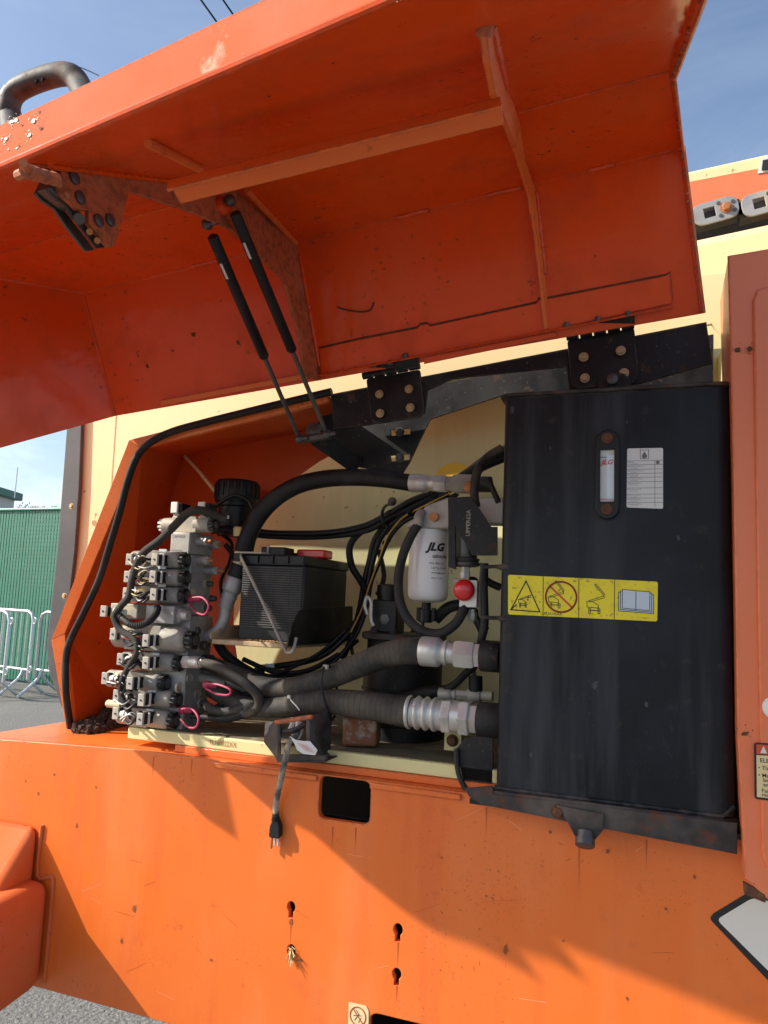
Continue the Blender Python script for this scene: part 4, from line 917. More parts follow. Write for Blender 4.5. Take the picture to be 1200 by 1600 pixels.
# port plugs on the right face
for x, y, X in ((301, 903, xu), (300, 927, xu), (279, 1074, xl + .012), (308, 1085, xl + .012), (296, 1060, xl + .012), (318, 1040, xl + .012)):
    p = PX(x, y, X); MB().lathe(p, UX, [(-.002, .0115), (.0022, .0115), (.0026, .0095), (.0014, .009), (.0012, .004)], 18).build('port_plug', 'coil_grey', mf)
# hex plug block
c = P(255, 960, .03); hb_ = MB().box((P(258, 960, .04).x, .05, P(258, 960, .04).z), (.075, .06, .040)).build('plug_block', 'aluminium', mf, .002)
pq = V(P(258, 960, .04).x + .0375, .045, P(258, 960, .04).z); MB().lathe(pq - UX * .001, UX, [(0, .017), (.007, .017)], 6).build('hex_nut', 'zinc', hb_); MB().lathe(pq + UX * .006, UX, [(0, .012), (.013, .012), (.015, .010)], 18).build('hex_plug', 'zinc', hb_)
connector(hb_, 161, 955, .012); MB().box((P(200, 955, .04).x, .045, P(200, 955, .04).z), (.075, .04, .034)).build('side_coil', 'coil_grey', hb_, .002)
MB().lathe(P(180, 956, .01), UX, [(0, .010), (.012, .010), (.016, .007), (.028, .007)], 14).build('plug_socket', 'white_plastic', hb_)
p = P(167, 1099, .02); MB().lathe(p, UX, [(0, .006), (.003, .0085), (.04, .0085)], 14).build('round_stub', 'tape_cream', mf)
# braided harness down the valves
hp_ = [(352, 812, .10), (330, 803, .075), (310, 797, .045), (293, 802, .03), (272, 822, .02), (250, 844, .012), (226, 862, .006), (214, 880, .002), (206, 908, .0), (201, 932, .0), (188, 948, -.002), (179, 964, -.004), (188, 984, -.004), (210, 998, -.006), (214, 1018, -.006), (202, 1040, -.006), (191, 1062, -.004), (189, 1084, -.002), (197, 1104, -.002), (206, 1118, .004)]
hose('wiring_harness', 'dusty braided wiring harness snaking down over the solenoid valves', 'harness', hp_, (7.2, 4.2), 'braid_sleeve', sub=12)
hose('conduit', 'corrugated black conduit curving across the hex plug block', 'conduit', [(186, 962, -.004), (205, 976, -.012), (225, 975, -.012), (242, 962, -.008), (247, 948, .01)], 4.8, 'rubber', sub=12, wob=lambda i: .22 * (i % 2))
wr = thing('loose_wires', 'thin loose wires tangled between the valve connectors', 'wires', P(215, 940, 0))
for i in range(26):
    x, y = random.choice([(220, 880), (222, 905), (215, 930), (205, 1000), (205, 1035), (182, 1062), (195, 1095), (200, 1120)]); x += random.uniform(-8, 8); y += random.uniform(-6, 6)
    MB().tube([P(x - 14, y + random.uniform(-6, 6), .004), P(x, y + random.uniform(-10, 10), -.008), P(x + 14, y + random.uniform(-6, 6), .004)], .0014, 5, 4).build('wire', random.choice(['white_plastic', 'plastic_black', 'tape_cream', 'red_dull', 'yellow_wire']), wr)
for i in range(22):                                    # heavier black leads from plug to plug
    vv = random.choice(VALVES); x, y = vv[2] + random.uniform(-26, -6), vv[3] + random.uniform(-8, 8)
    MB().tube([P(x - 10, y - 4, .012), P(x - 2, y + random.uniform(-12, 12), -.010), P(x + 10, y + random.uniform(-12, 12), -.004), P(x + 20, y + 4, .012)], random.uniform(.0018, .0032), 6, 5).build('wire', 'plastic_black', wr)
for x, y, X, r in ((312, 1008, xl + .012, .015), (322, 1028, xl + .012, .012), (300, 985, xu - .002, .013), (318, 950, xu, .011), (326, 935, xu, .010), (312, 1098, xl + .012, .012), (296, 1010, xl + .012, .009), (305, 1120, xl + .012, .010), (321, 912, xu, .009)):
    q_ = PX(x, y, X); f_ = MB().lathe(q_ - UX * .002, UX, [(0, r), (.007, r)], 6).build('hex_fitting', 'coil_grey', mf); MB().lathe(q_ + UX * .004, UX, [(0, r * .7), (.014, r * .7), (.016, r * .55)], 14).build('stub', 'steel_dark', f_)
# pink caps on tethers
for i, (q, lp_, lab) in enumerate((((298, 936), ((300, 934, .03), (316, 934, .02), (326, 946, .015), (320, 960, .02), (306, 956, .03), (296, 944, .04)), 'pink test-port cap looping beside the upper valves'),
                     ((322, 1070), ((322, 1068, .03), (342, 1070, .02), (360, 1078, .015), (356, 1086, .02), (338, 1084, .03), (322, 1076, .04)), 'pink test-port cap low on the manifold right side'),
                     ((284, 1109), ((284, 1108, .03), (300, 1108, .02), (310, 1122, .01), (306, 1136, .01), (294, 1136, .02), (282, 1124, .03)), 'pink test-port cap beside the bottom valve'))):
    t = thing('test_port_cap', lab, 'cap', P(*q, .035), 'pink test port caps')
    a = P(*q, .05); MB().lathe(a - UX * .004, UX, [(0, .0085), (.012, .0085), (.014, .0065), (.030, .0055), (.032, .004)], 16).build('cap', 'pink', t)
    MB().tube([P(*z) for z in lp_], .0026, 8, 6, closed=False).build('tether', 'pink', t)

# ------------------------------------------------------------------ black motor above the valves
mo = thing('small_motor', 'black vented electric motor standing behind the top valves', 'motor', P(366, 838, .2))
k = mpp(366, 790, .2); c = P(366, 838, .2)
MB().lathe(c, UZ, [(0, 27 * k), (44 * k, 27 * k), (46 * k, 30 * k), (52 * k, 30 * k)], 28).build('body', 'plastic_black', mo)
MB().lathe(c + UZ * 52 * k, UZ, [(0, 33 * k), (4 * k, 34 * k), (30 * k, 34 * k), (34 * k, 31 * k), (35 * k, 12 * k)], 28).build('cap', 'plastic_black', mo)
for i in range(22):
    t = 2 * math.pi * i / 22; e = V(math.cos(t), math.sin(t), 0); MB().box(c + UZ * 70 * k + e * 34 * k, (.004, .004, 22 * k), (e, UZ.cross(e), UZ)).build('fin', 'plastic_black', mo)
q = P(354, 808, .155); MB().box(q, (.014, .002, .008)).build('tag', 'paper', mo)
hose('cap_lead', 'thin black leads over the vented motor', 'lead', [(330, 800, .14), (345, 785, .13), (368, 774, .135), (390, 785, .14), (398, 812, .14), (392, 836, .15)], 3, 'plastic_black')
o = MB().lathe(P(372, 838, .12), UZ, [(0, .011), (.018, .013), (.022, .010)], 10).build('straw_plug', 'wood_dry'); tag(o, 'small straw-coloured plug beside the black hose end', 'plug')
# ------------------------------------------------------------------ big black hose over the battery
h = thing('return_hose', 'thick black hose arching over the battery to the filter head', 'hose', P(385, 860, .13))
hose('hose', None, None, [(381, 862, .13), (388, 836, .13), (404, 806, .135), (430, 779, .14), (466, 758, .145), (510, 748, .15), (560, 746, .15), (604, 749, .15), (644, 755, .15)], (15, 12.5), 'rubber', par=h, sub=10)
a, b = P(641, 755, .15), P(768, 757, .15); 
fitting(h, a, b, (('ferrule', 0, .31, .0200, 'crimp', 'zinc'), ('hex_nut', .31, .46, .0195, 'hex', 'zinc'), ('adapter', .46, .54, .0175, 'hex', 'aluminium'), ('tee_block', .54, .80, .022, 'hex', 'aluminium'), ('stub', .8, 1.0, .017, 'cyl', 'steel_dark')))
MB().lathe(P(735, 762, .12), FN, [(0, .013), (.006, .013), (.008, .009)], 16).build('tee_plug', 'brass_rust', h)
p0, p1 = P(381, 868, .13), P(352, 950, .12)
fitting(h, p0, p1, (('tape_wrap', .0, .18, .0185, 'cyl', 'tape_cream'), ('sleeve', .18, .42, .0215, 'cyl', 'rubber'), ('ferrule', .42, .80, .0225, 'crimp', 'aluminium'), ('collar', .8, 1.0, .017, 'cyl', 'aluminium')))
MB().tube([P(*q) for q in ((353, 945, .12), (350, 968, .115), (340, 985, .11), (325, 995, .11), (305, 1000, .11))], .0135, 14, 6).build('pipe', 'aluminium', h)
MB().lathe(P(322, 996, .11), P(300, 1001, .11) - P(322, 996, .11), [(0, .018), (.02, .018)], 6).build('hex_nut', 'coil_grey', h)

# ------------------------------------------------------------------ battery
bt = thing('battery', 'black ribbed battery with a red terminal cover', 'battery', P(425, 1000, .2))
BY = .105; bx0, bx1 = P(375, 940, BY).x, P(474, 940, BY).x; bz1, bz0 = P(474, 884, BY).z, P(440, 1003, BY).z; by1 = .345
MB().box(((bx0 + bx1) / 2, (BY + by1) / 2, (bz0 + bz1) / 2), (bx1 - bx0, by1 - BY, bz1 - bz0)).build('case', 'battery_black', bt, .003)
zl_ = P(474, 868, BY).z
MB().box(((bx0 + bx1) / 2, (BY + by1) / 2, (bz1 + zl_) / 2), (bx1 - bx0 + .006, by1 - BY + .008, zl_ - bz1 - .0006)).build('lid', 'battery_black', bt, .003)
for i in range(5):
    x = bx0 + (bx1 - bx0) * (.02 + .24 * i); MB().box((x + .001, BY - .006, (bz1 + zl_) / 2), (.003, .006, zl_ - bz1 - .002)).build('lid_rib', 'battery_black', bt, .0006)
MB().box(((bx0 + bx1) / 2, BY - .006, bz1 + .0015), (bx1 - bx0 + .004, .006, .0025)).build('lid_lip', 'battery_black', bt, .0006)
nr = 27; zz0 = bz0 + .030; zz1 = bz1 - .006
for i in range(nr):
    z = zz0 + (zz1 - zz0) * i / (nr - 1); MB().box(((bx0 + bx1) / 2, BY - .0014, z), (bx1 - bx0 - .008, .0050, .0030)).build('case_rib', 'battery_rib_lit', bt, .0006, seg=1)
for i in range(1, 4): MB().box((bx0 + (bx1 - bx0) * i / 4 + .002, BY - .0004, (zz0 + zz1) / 2), (.004, .004, zz1 - zz0)).build('case_upright', 'battery_black', bt, .0005)
MB().box((P(431, 860, .15).x, .16, zl_ + .010), (.062, .05, .021)).build('vent_cap', 'battery_black', bt, .003); MB().box((P(418, 858, .13).x, .133, zl_ + .013), (.004, .006, .024)).build('vent_clip', 'connector_grey', bt, .001)
MB().box((P(489, 865, .20).x, .21, zl_ + .010), (.072, .05, .020)).build('terminal_cover', 'red', bt, .004, seg=3); MB().box((P(458, 866, .20).x, .22, zl_ + .006), (.05, .05, .012)).build('cover_base', 'plastic_black', bt, .002)
MB().box((P(392, 860, .24).x, .25, zl_ + .008), (.03, .03, .014)).build('terminal_cover', 'red_dull', bt, .004)
# its tray and hold-down
ty = thing('battery_tray', 'folded steel battery tray, rusty front edge, black side plate', 'tray', P(440, 1014, .15))
zt2 = bz0 - .001
fl_ = [V(P(331, 995, .07).x, .07, zt2), V(P(447, 1013, .07).x, .07, zt2), V(bx1 + .004, .35, zt2), V(bx0 - .05, .35, zt2)]
MB().prism(fl_, V(0, 0, -.011)).build('tray_floor', 'tan_dust', ty, .002)
a = fl_[0]; MB().prism([a, a + V(-.004, 0, .012), a + V(.010, .05, .030), a + V(.02, .27, .030), a + V(.015, .27, 0)], V(-.004, 0, 0)).build('side_lip', 'tan_dust', ty, .0008)
sx_ = bx1 + .003; sp_ = [PX(x, y, sx_) for x, y in ((447, 1014), (449, 996), (456, 972), (466, 954), (480, 949), (549, 947), (549, 992))]; sp_[-1] = V(sx_, sp_[-1].y, zt2 - .003); sp_[0] = V(sx_, sp_[0].y, zt2 - .003)
MB().prism(sp_, V(.004, 0, 0)).build('side_plate', 'black_paint', ty, .0008)
rod = [P(374, 866, BY - .018), P(410, 940, BY - .02), P(444, 1012, .06), P(450, 1019, .05), P(458, 1016, .045), P(463, 996, .045)]
MB().tube(rod[:2] + rod[2:], .0036, 8, 5).build('hold_down_rod', 'coil_grey', ty)
MB().prism([V(bx0 - .010, BY - .022, zl_ + .001), V(bx0 + .06, BY - .022, zl_ + .001), V(bx0 + .06, BY + .02, zl_ + .001), V(bx0 - .010, BY + .02, zl_ + .001)], V(0, 0, .004)).build('strap', 'coil_grey', ty, .0008)
MB().prism([V(bx0 - .010, BY - .022, zl_ + .001), V(bx0 + .004, BY - .022, zl_ + .001), V(bx0 + .004, BY - .022, zl_ - .018), V(bx0 - .010, BY - .022, zl_ - .018)], V(0, .003, 0)).build('strap_end', 'black_paint', ty)
m = MB()
for i in range(120): m.ball(V(bx0 + .02 + random.random() * .09, .078 + random.random() * .02, zt2 + .001), random.uniform(.001, .0035), 5, 3, jit=.3)
o = m.build('sand_spill', 'sand', None, smooth=False); tag(o, 'loose brown sand on the battery tray edge', 'sand', None, 'stuff')

# ------------------------------------------------------------------ oil filter with its head
fo_ = thing('oil_filter', 'white spin-on oil filter with black lettering', 'filter', P(668, 945, .13))
FY = .13; k = mpp(668, 880, FY); c = P(668, 941, FY); fr_ = 31.5 * k; hgt = (P(668, 826, FY).z - c.z)
MB().lathe(c, UZ, [(0, fr_ * .35), (.002, fr_ * .72), (.006, fr_ * .88), (.014, fr_ * .98), (.024, fr_), (hgt - .012, fr_), (hgt - .006, fr_ * .97), (hgt - .003, fr_ * .99), (hgt, fr_ * .97)], 44).build('canister', 'white_paint', fo_)
def wrap(vs):                                          # lay flat print round the canister
    o = []
    for v in vs:
        a = v.x / fr_; o.append(V(c.x + math.sin(a) * (fr_ + .0006), c.y - math.cos(a) * (fr_ + .0006), v.z))
    return o
q = MB()
for s_, u0, z, h_, sh_x, bo in (('JLG', .008, P(668, 862, FY).z, .0165, .32, .05), ('GENUINE', .018, P(668, 873, FY).z, .0060, .25, .02), ('P/N 1001120', .013, P(668, 883, FY).z, .0042, 0, .0), ('1-877-JLG-PART', .016, P(668, 890, FY).z, .0040, 0, 0), ('www.jlg.com', .018, P(668, 897, FY).z, .0040, 0, .008), ('Made in USA', .018, P(668, 905, FY).z, .0032, 0, 0)):
    vs, fs = text(s_, V(u0, 0, z), UX, UZ, h_, shear=sh_x, bold=bo, sx=1.05); q.add(wrap(vs), fs)
tag(q.build('print', 'ink_black', fo_, smooth=False), kind='stuff')
MB().lathe(P(666, 946, FY), -UZ, [(-.006, .010), (.008, .010), (.009, .015), (.034, .015), (.036, .011)], 16).build('drain_valve', 'plastic_black', fo_)
for dx in (-.016, .016): MB().box(P(666, 960, FY) + V(dx, 0, 0), (.008, .012, .028)).build('drain_wing', 'plastic_black', fo_, .001)
hd = MB().prism([P(x, y, .085) for x, y in ((655, 826), (652, 806), (664, 790), (702, 776), (706, 826))], V(0, .09, 0)).build('filter_head', 'aluminium', fo_, .004)
MB().lathe(P(679, 808, .084), FN, [(0, .0095), (.008, .0095)], 12).build('head_plug', 'brass_rust', hd)
e_ = MB().tube([P(660, 802, .09), P(655, 806, .075), P(652, 822, .07)], .010, 12, 4).build('elbow', 'coil_grey', fo_)
MB().lathe(P(646, 818, .07), P(652, 814, .07) - P(634, 822, .07), [(-.014, .006), (.010, .009)], 12).build('elbow_stub', 'coil_grey', e_)
hose('filter_hose', 'black rubber hose looping round the white filter', 'hose', [(653, 820, .07), (642, 838, .068), (630, 866, .066), (623, 900, .064), (624, 935, .062), (636, 965, .06), (658, 985, .058), (686, 990, .058), (710, 976, .06), (724, 954, .066), (733, 930, .08), (740, 905, .1)], 7.6, 'rubber', sub=9)
hose('filter_lead', 'thin black sensor lead under the white filter', 'lead', [(662, 966, .12), (662, 980, .115), (680, 986, .11), (704, 978, .11), (716, 972, .12)], 2.4, 'plastic_black')
# black angled bracket and pump cartridge beside the filter
br = thing('pump_bracket', 'dark angled steel bracket right of the white filter', 'bracket', P(740, 868, .06))
plate([[P(x, y, .055) for x, y in ((702, 777), (736, 776), (767, 823), (777, 823), (777, 868), (738, 868), (711, 822), (701, 819))]], FN, .006, .0012).build('bracket_plate', 'black_paint', br)
MB().prism([P(700, 777, .058), P(711, 822, .058), P(712, 890, .058), P(700, 886, .058)], V(0, .008, 0)).build('side_leg', 'black_paint', br, .001)
q = MB(); o = P(734, 838, .0538); q.add(*text('UPPER62A', o, UZ, -UX, .0085, sx=1.0)); q.build('stamp', 'connector_grey', br, smooth=False)
MB().box(P(762, 800, .16), (.075, .05, .055)).build('grey_housing', 'white_plastic', br, .003)
pc = thing('pump_cartridge', 'dark steel cartridge with flange disc above the red button', 'cartridge', P(727, 905, .09))
k = mpp(727, 860, .09); c = P(727, 903, .09)
MB().lathe(c + UZ * 30 * k, UZ, [(0, 17 * k), (50 * k, 17 * k)], 24).build('barrel', 'steel_dark', pc)
MB().lathe(c + UZ * 17 * k, UZ, [(0, 16 * k), (2 * k, 22 * k), (6 * k, 23 * k), (9 * k, 20 * k), (12 * k, 23 * k), (15 * k, 17 * k), (20 * k, 18 * k)], 28).build('flange_disc', 'steel_dark', pc)
MB().lathe(c, UZ, [(0, 8 * k), (9 * k, 8 * k), (9.5 * k, 6.5 * k), (17 * k, 6.5 * k)], 6).build('stem_nut', 'zinc', pc)
# red push button valve
rb = thing('push_button_valve', 'white valve block with a red mushroom push button', 'valve', P(733, 950, .07))
MB().box(P(736, 928, .085), (27 * k, .05, 41 * k)).build('block', 'white_plastic', rb, .0015)
p = P(725, 922, .055); rr_ = 16.5 * k
MB().lathe(p + V(0, .004, 0), FN, [(-.012, rr_ * .5), (0, rr_ * .5), (.001, rr_ * .92), (.004, rr_), (.008, rr_ * .96), (.0125, rr_ * .75), (.0150, rr_ * .4), (.0156, .0005)], 28).build('push_button', 'red', rb)
MB().lathe(P(738, 952, .085), -UZ, [(0, .007), (.006, .007), (.007, .0095), (.018, .0095), (.024, .006)], 8).build('lower_fitting', 'zinc', rb)
MB().lathe(P(716, 909, .07), V(-1, -.3, .1), [(0, .007), (.010, .006)], 8).build('side_fitting', 'zinc', rb)
for i, (pt, r, mt, lab) in enumerate((
    ([(757, 880, .05), (756, 920, .05), (757, 975, .055), (752, 1000, .06), (751, 1012, .08)], 6.5, 'rubber', 'black hose running down behind the wire guard rod'),
    ([(757, 905, .1), (768, 912, .1), (782, 918, .1)], 6, 'rubber', 'short black hose stub entering the tank by the guard rod'),
    ([(680, 968, .16), (700, 950, .16), (722, 946, .16), (742, 960, .15), (756, 985, .14)], 9, 'rubber', 'thick black hose arching below the push button'),
    ([(742, 1040, .10), (728, 1052, .11), (712, 1068, .12), (696, 1078, .12)], 6.0, 'rubber', 'black hose slanting between the two silver hose ends'),
    ([(700, 1080, .14), (660, 1083, .15), (620, 1092, .16), (590, 1104, .17)], 9.5, 'rubber', 'black hose behind the lower wrapped hose'),
    ([(785, 700, .12), (760, 716, .12), (745, 740, .1), (741, 770, .1), (744, 792, .1)], 7, 'rubber_dusty', 'brownish hose curving down left of the tank top'),
    ([(790, 712, .15), (752, 728, .16), (720, 748, .17), (700, 762, .18)], 9, 'rubber', 'black hose bending behind the upper left tank edge'),
    ([(762, 748, .1), (770, 765, .1), (779, 785, .1)], 4.5, 'rubber', 'thin black hose beside the grey tee fitting'))):
    hose('rubber_hose', lab, 'hose', pt, r, mt, sub=8)
tf = thing('tee_fitting', 'small grey tee fitting with black collar above the lower hose end', 'fitting', P(740, 1090, .11))
fitting(tf, P(686, 1084, .12), P(770, 1088, .12), (('ferrule', 0, .32, .0125, 'crimp', 'aluminium'), ('swivel', .32, .55, .010, 'hex', 'aluminium'), ('tee_body', .55, .78, .0135, 'cyl', 'coil_grey'), ('stub', .78, 1, .010, 'cyl', 'coil_grey')))
MB().cyl(P(743, 1080, .12), P(743, 1056, .12), .014, 14).build('collar', 'rubber', tf); MB().cyl(P(741, 1056, .12), P(740, 1038, .12), .004, 8).build('stem', 'steel_dark', tf)

# ------------------------------------------------------------------ two tape-wrapped suction hoses
wrapf = lambda i: (-.022 if i % 7 == 0 else .0012 * (i % 7)) + (.012 if i % 23 < 3 else 0)
h = thing('suction_hose', 'upper tape-wrapped suction hose with smooth silver ferrule', 'hose', P(600, 1040, .06), 'suction hoses')
hose('hose', None, None, [(665, 1017, .045), (630, 1018, .047), (590, 1028, .05), (545, 1046, .055), (500, 1064, .062), (460, 1074, .07), (420, 1074, .085), (380, 1060, .10), (345, 1044, .11), (318, 1034, .12)], (20.5, 13), 'tape_hose', seg=24, sub=16, par=h)
a, b = P(658, 1017, .045), P(776, 1026, .045)
fitting(h, a, b, (('ferrule', 0, .36, .0292, 'crimp', 'zinc'), ('neck', .34, .48, .0215, 'cyl', 'zinc'), ('hex_nut', .46, .72, .0285, 'hex', 'zinc'), ('adapter', .715, .83, .0245, 'hex', 'zinc'), ('tank_stub', .80, 1.05, .0300, 'cyl', 'black_paint')))
h2_ = thing('suction_hose', 'lower tape-wrapped suction hose with corrugated silver ferrule', 'hose', P(580, 1130, .06), 'suction hoses')
hose('hose', None, None, [(645, 1113, .04), (610, 1108, .042), (565, 1101, .046), (520, 1097, .052), (480, 1098, .06), (445, 1104, .07), (410, 1106, .08), (380, 1100, .09), (350, 1088, .11), (330, 1078, .12)], (22.5, 12.5), 'tape_hose', seg=24, sub=16, par=h2_)
a, b = P(637, 1112, .04), P(776, 1126, .04)
fitting(h2_, a, b, (('ferrule', 0, .44, .0320, 'ridge', 'zinc'), ('hex_nut', .41, .52, .0335, 'hex', 'zinc'), ('swivel', .515, .63, .0300, 'cyl', 'zinc'), ('hex_nut', .60, .72, .0345, 'hex', 'zinc'), ('adapter', .71, .82, .0285, 'hex', 'zinc'), ('tank_stub', .80, 1.05, .0325, 'cyl', 'black_paint')))
# other hoses from the manifold
h = thing('pressure_hose', 'dusty printed hose leaving the manifold in an S-bend', 'hose', P(330, 1040, .05))
hose('hose', None, None, [(312, 1034, .04), (335, 1040, .035), (360, 1052, .035), (384, 1068, .04), (402, 1086, .05), (404, 1104, .06), (388, 1114, .07), (360, 1116, .08), (332, 1110, .09)], 7.6, 'rubber_dusty', par=h, sub=9)
fitting(h, P(288, 1034, .045), P(318, 1035, .04), (('hex_nut', 0, .35, .0150, 'hex', 'zinc'), ('ferrule', .3, 1, .0135, 'crimp', 'zinc')))
for pt, r, mt, lab in (
    ([(318, 1045, .14), (340, 1052, .14), (365, 1064, .14), (400, 1076, .15)], 11, 'aluminium', 'thick grey hose end right of the lower valves'),
    ([(300, 1056, .12), (330, 1062, .12), (352, 1068, .13)], 8, 'coil_grey', 'ribbed grey stub below the S-bend hose'),
    ([(322, 1104, .08), (340, 1112, .07), (362, 1112, .07), (378, 1106, .075), (386, 1098, .08)], 8, 'rubber_dusty', 'short dusty hose bend near the tray front'),
    ([(300, 1118, .06), (330, 1122, .055), (356, 1124, .06), (380, 1118, .07), (402, 1112, .09)], 5, 'rubber', 'thin black hose lying along the cream tray'),
    ([(336, 1108, .11), (372, 1090, .12), (410, 1082, .13), (440, 1088, .13)], 6, 'rubber', 'black hose behind the S-bend hose'),
    ([(330, 980, .16), (350, 1020, .17), (390, 1050, .18), (440, 1066, .18), (500, 1070, .19)], 8, 'rubber', 'black hose running under the battery tray')):
    hose('rubber_hose', lab, 'hose', pt, r, mt, sub=8)
# cable tie round the wrapped hoses
m = MB(); m.tube([P(*q) for q in ((512, 1040, .036), (506, 1044, .018), (502, 1064, .010), (506, 1090, .012), (514, 1112, .020), (520, 1124, .05), (526, 1100, .09), (524, 1060, .09))], .0028, 6, 6, closed=True)
o = m.build('cable_tie', 'plastic_black'); tag(o, 'black cable tie binding the two wrapped hoses', 'cable tie'); MB().box(P(509, 1042, .022), (.010, .008, .009)).build('tie_head', 'connector_grey', o, .001)
m = MB(); m.tube([P(*q) for q in ((452, 1086, .05), (455, 1094, .042), (464, 1104, .036), (468, 1110, .034))], .0016, 6, 5); o = m.build('hose_clip', 'zinc'); tag(o, 'small bright clip between the two wrapped hoses', 'clip'); MB().box(P(452, 1089, .045), (.008, .006, .007)).build('clip_head', 'zinc', o, .001)

# ------------------------------------------------------------------ wiring loom on the back wall
lm = thing('wiring_loom', 'black cable loom with one yellow wire clipped to the cream wall', 'loom', P(600, 830, .3))
for i, (pt, r, mt) in enumerate((
    ([(372, 822, .2), (410, 832, .24), (460, 834, .27), (520, 832, .29), (570, 822, .30), (606, 804, .30), (640, 784, .29), (680, 768, .27), (720, 745, .24), (760, 716, .2), (792, 700, .18)], 5.5, 'plastic_black'),
    ([(372, 830, .21), (420, 838, .25), (500, 839, .29), (570, 830, .30), (612, 808, .30), (655, 788, .28), (700, 764, .26), (745, 730, .22), (790, 706, .19)], 4.5, 'rubber'),
    ([(700, 772, .26), (660, 792, .28), (622, 812, .30), (596, 838, .31), (584, 870, .31), (576, 905, .31), (570, 935, .31), (556, 972, .29), (530, 1004, .27), (500, 1026, .25), (455, 1038, .24), (400, 1044, .24)], 5, 'plastic_black'),
    ([(690, 770, .27), (648, 790, .29), (610, 812, .31), (586, 842, .32), (576, 880, .32), (568, 915, .32), (562, 950, .31), (552, 990, .3), (535, 1030, .28)], 4.5, 'plastic_black'),
    ([(606, 808, .31), (580, 820, .31), (556, 838, .31), (546, 858, .31), (550, 885, .31), (562, 905, .31), (574, 925, .30)], 5.5, 'rubber'),
    ([(715, 772, .25), (668, 796, .28), (628, 818, .29), (606, 846, .30), (592, 880, .30), (580, 910, .30), (574, 945, .29), (560, 985, .28), (540, 1015, .26), (515, 1040, .24)], 3.5, 'plastic_black'),
    ([(735, 752, .23), (700, 772, .25), (664, 790, .27), (628, 810, .285), (606, 838, .29), (590, 880, .29), (577, 915, .29), (566, 950, .285), (548, 988, .27)], 1.2, 'yellow_wire'),
    ([(560, 1000, .29), (520, 1030, .27), (470, 1052, .26), (420, 1060, .26)], 3, 'plastic_black'))):
    hose('yellow_wire' if 'yellow' in mt else 'cable', None, None, pt, r, mt, par=lm, sub=8, seg=10)
MB().tube([P(*q) for q in ((613, 786, .45), (601, 792, .30), (597, 806, .262), (602, 822, .28), (614, 832, .45))], .004, 8, 5).build('loom_clip', 'plastic_black', lm)
for q in ((613, 784), (610, 832)): bolts('clip_bolt', 'steel_dark', lm, P(*q, .452), FN, .009)
for t in ((590, 838), (640, 800), (682, 776)): MB().box(P(*t, .27), (.012, .02, .004), (V(.7, 0, .7).normalized(), UY, V(-.7, 0, .7).normalized())).build('tie_band', 'rubber', lm)
MB().tube([P(574, 960, .2), P(570, 945, .2), P(574, 933, .2), P(580, 942, .2), P(580, 968, .2), P(584, 978, .2)], .004, 8, 5).build('wire_loop', 'zinc', lm)
o = MB().box(P(422, 1040, .22), (.022, .004, .008)).build('paper_tag', 'paper'); tag(o, 'small white tag on a cable under the battery tray', 'tag')
for i, pt in enumerate(([(348, 836, .18), (362, 850, .2), (358, 880, .22), (345, 910, .22), (350, 950, .22), (345, 990, .2)], [(352, 850, .16), (366, 872, .18), (372, 900, .2)], [(330, 830, .14), (352, 826, .15), (372, 834, .16), (380, 850, .17)],
    [(410, 1060, .16), (450, 1046, .2), (500, 1020, .24), (540, 985, .27)], [(380, 1030, .2), (430, 1050, .2), (480, 1048, .22), (530, 1022, .25)], [(345, 1060, .16), (390, 1085, .16), (450, 1090, .16)], [(560, 960, .3), (548, 1000, .29), (560, 1040, .28), (600, 1060, .28)], [(590, 930, .3), (600, 900, .32), (592, 860, .33)])):
    hose('cable', None, None, pt, 3.0 + (i % 3), 'plastic_black', par=lm, sub=6, seg=8)
for t in ((402, 1052, .19), (436, 1052, .2)): MB().box(P(*t), (.03, .02, .018)).build('plug_shell', 'plastic_black', lm, .002)
# ------------------------------------------------------------------ swing motor
sw = thing('swing_drive', 'black round swing drive with flanged motor behind the wrapped hoses', 'drive', P(625, 1150, .25))
k = mpp(625, 1050, .25); c = V(P(625, 1050, .25).x, .27, TZ + .001); zf = P(625, 985, .25).z
MB().lathe(c, UZ, [(0, 68 * k), (.03, 68 * k), (.032, 62 * k), (zf - c.z - .06, 62 * k), (zf - c.z - .055, 58 * k), (zf - c.z - .02, 58 * k)], 36).build('gear_case', 'black_paint', sw)
for dz in (.05, .075, .10): MB().lathe(c + UZ * dz, UZ, [(0, 60 * k), (.002, 64.5 * k), (.007, 64.5 * k), (.009, 60 * k)], 36).build('case_ring', 'black_paint', sw)
MB().lathe(V(c.x, c.y, zf - .022), UZ, [(0, 64 * k), (.003, 67 * k), (.014, 67 * k), (.016, 64 * k)], 36).build('flange', 'black_rusty', sw)
mc_ = V(P(607, 960, .25).x, .25, zf - .004); MB().box(mc_ + UZ * .035, (42 * k, 40 * k, .075)).build('motor_block', 'black_paint', sw, .004)
MB().lathe(mc_ + UZ * .07, UZ, [(0, 19 * k), (.02, 20 * k), (.035, 20 * k), (.038, 17 * k)], 24).build('motor_cap', 'plastic_black', sw)
MB().lathe(mc_ + V(.002, -20 * k, .028), FN, [(0, 9 * k), (.003, 9 * k), (.004, 6 * k)], 6).build('port_plug', 'steel_dark', sw)
for i in range(8):
    t = 2 * math.pi * i / 8; bolts('flange_bolt', 'black_rusty', sw, V(c.x + math.cos(t) * 52 * k, c.y + math.sin(t) * 52 * k, zf - .006), UZ, .008)
# rusty block wedged on the tray
m = MB(); c = P(557, 1143, .075); m.box(c + V(0, .03, 0), (.072, .06, .06), (V(.97, .2, .05).normalized(), V(-.2, .97, 0).normalized(), V(-.05, 0, 1).normalized()))
o = m.build('rusty_block', 'brick', None, .007, seg=3); tag(o, 'rusty brown block wedged under the lower wrapped hose', 'block')

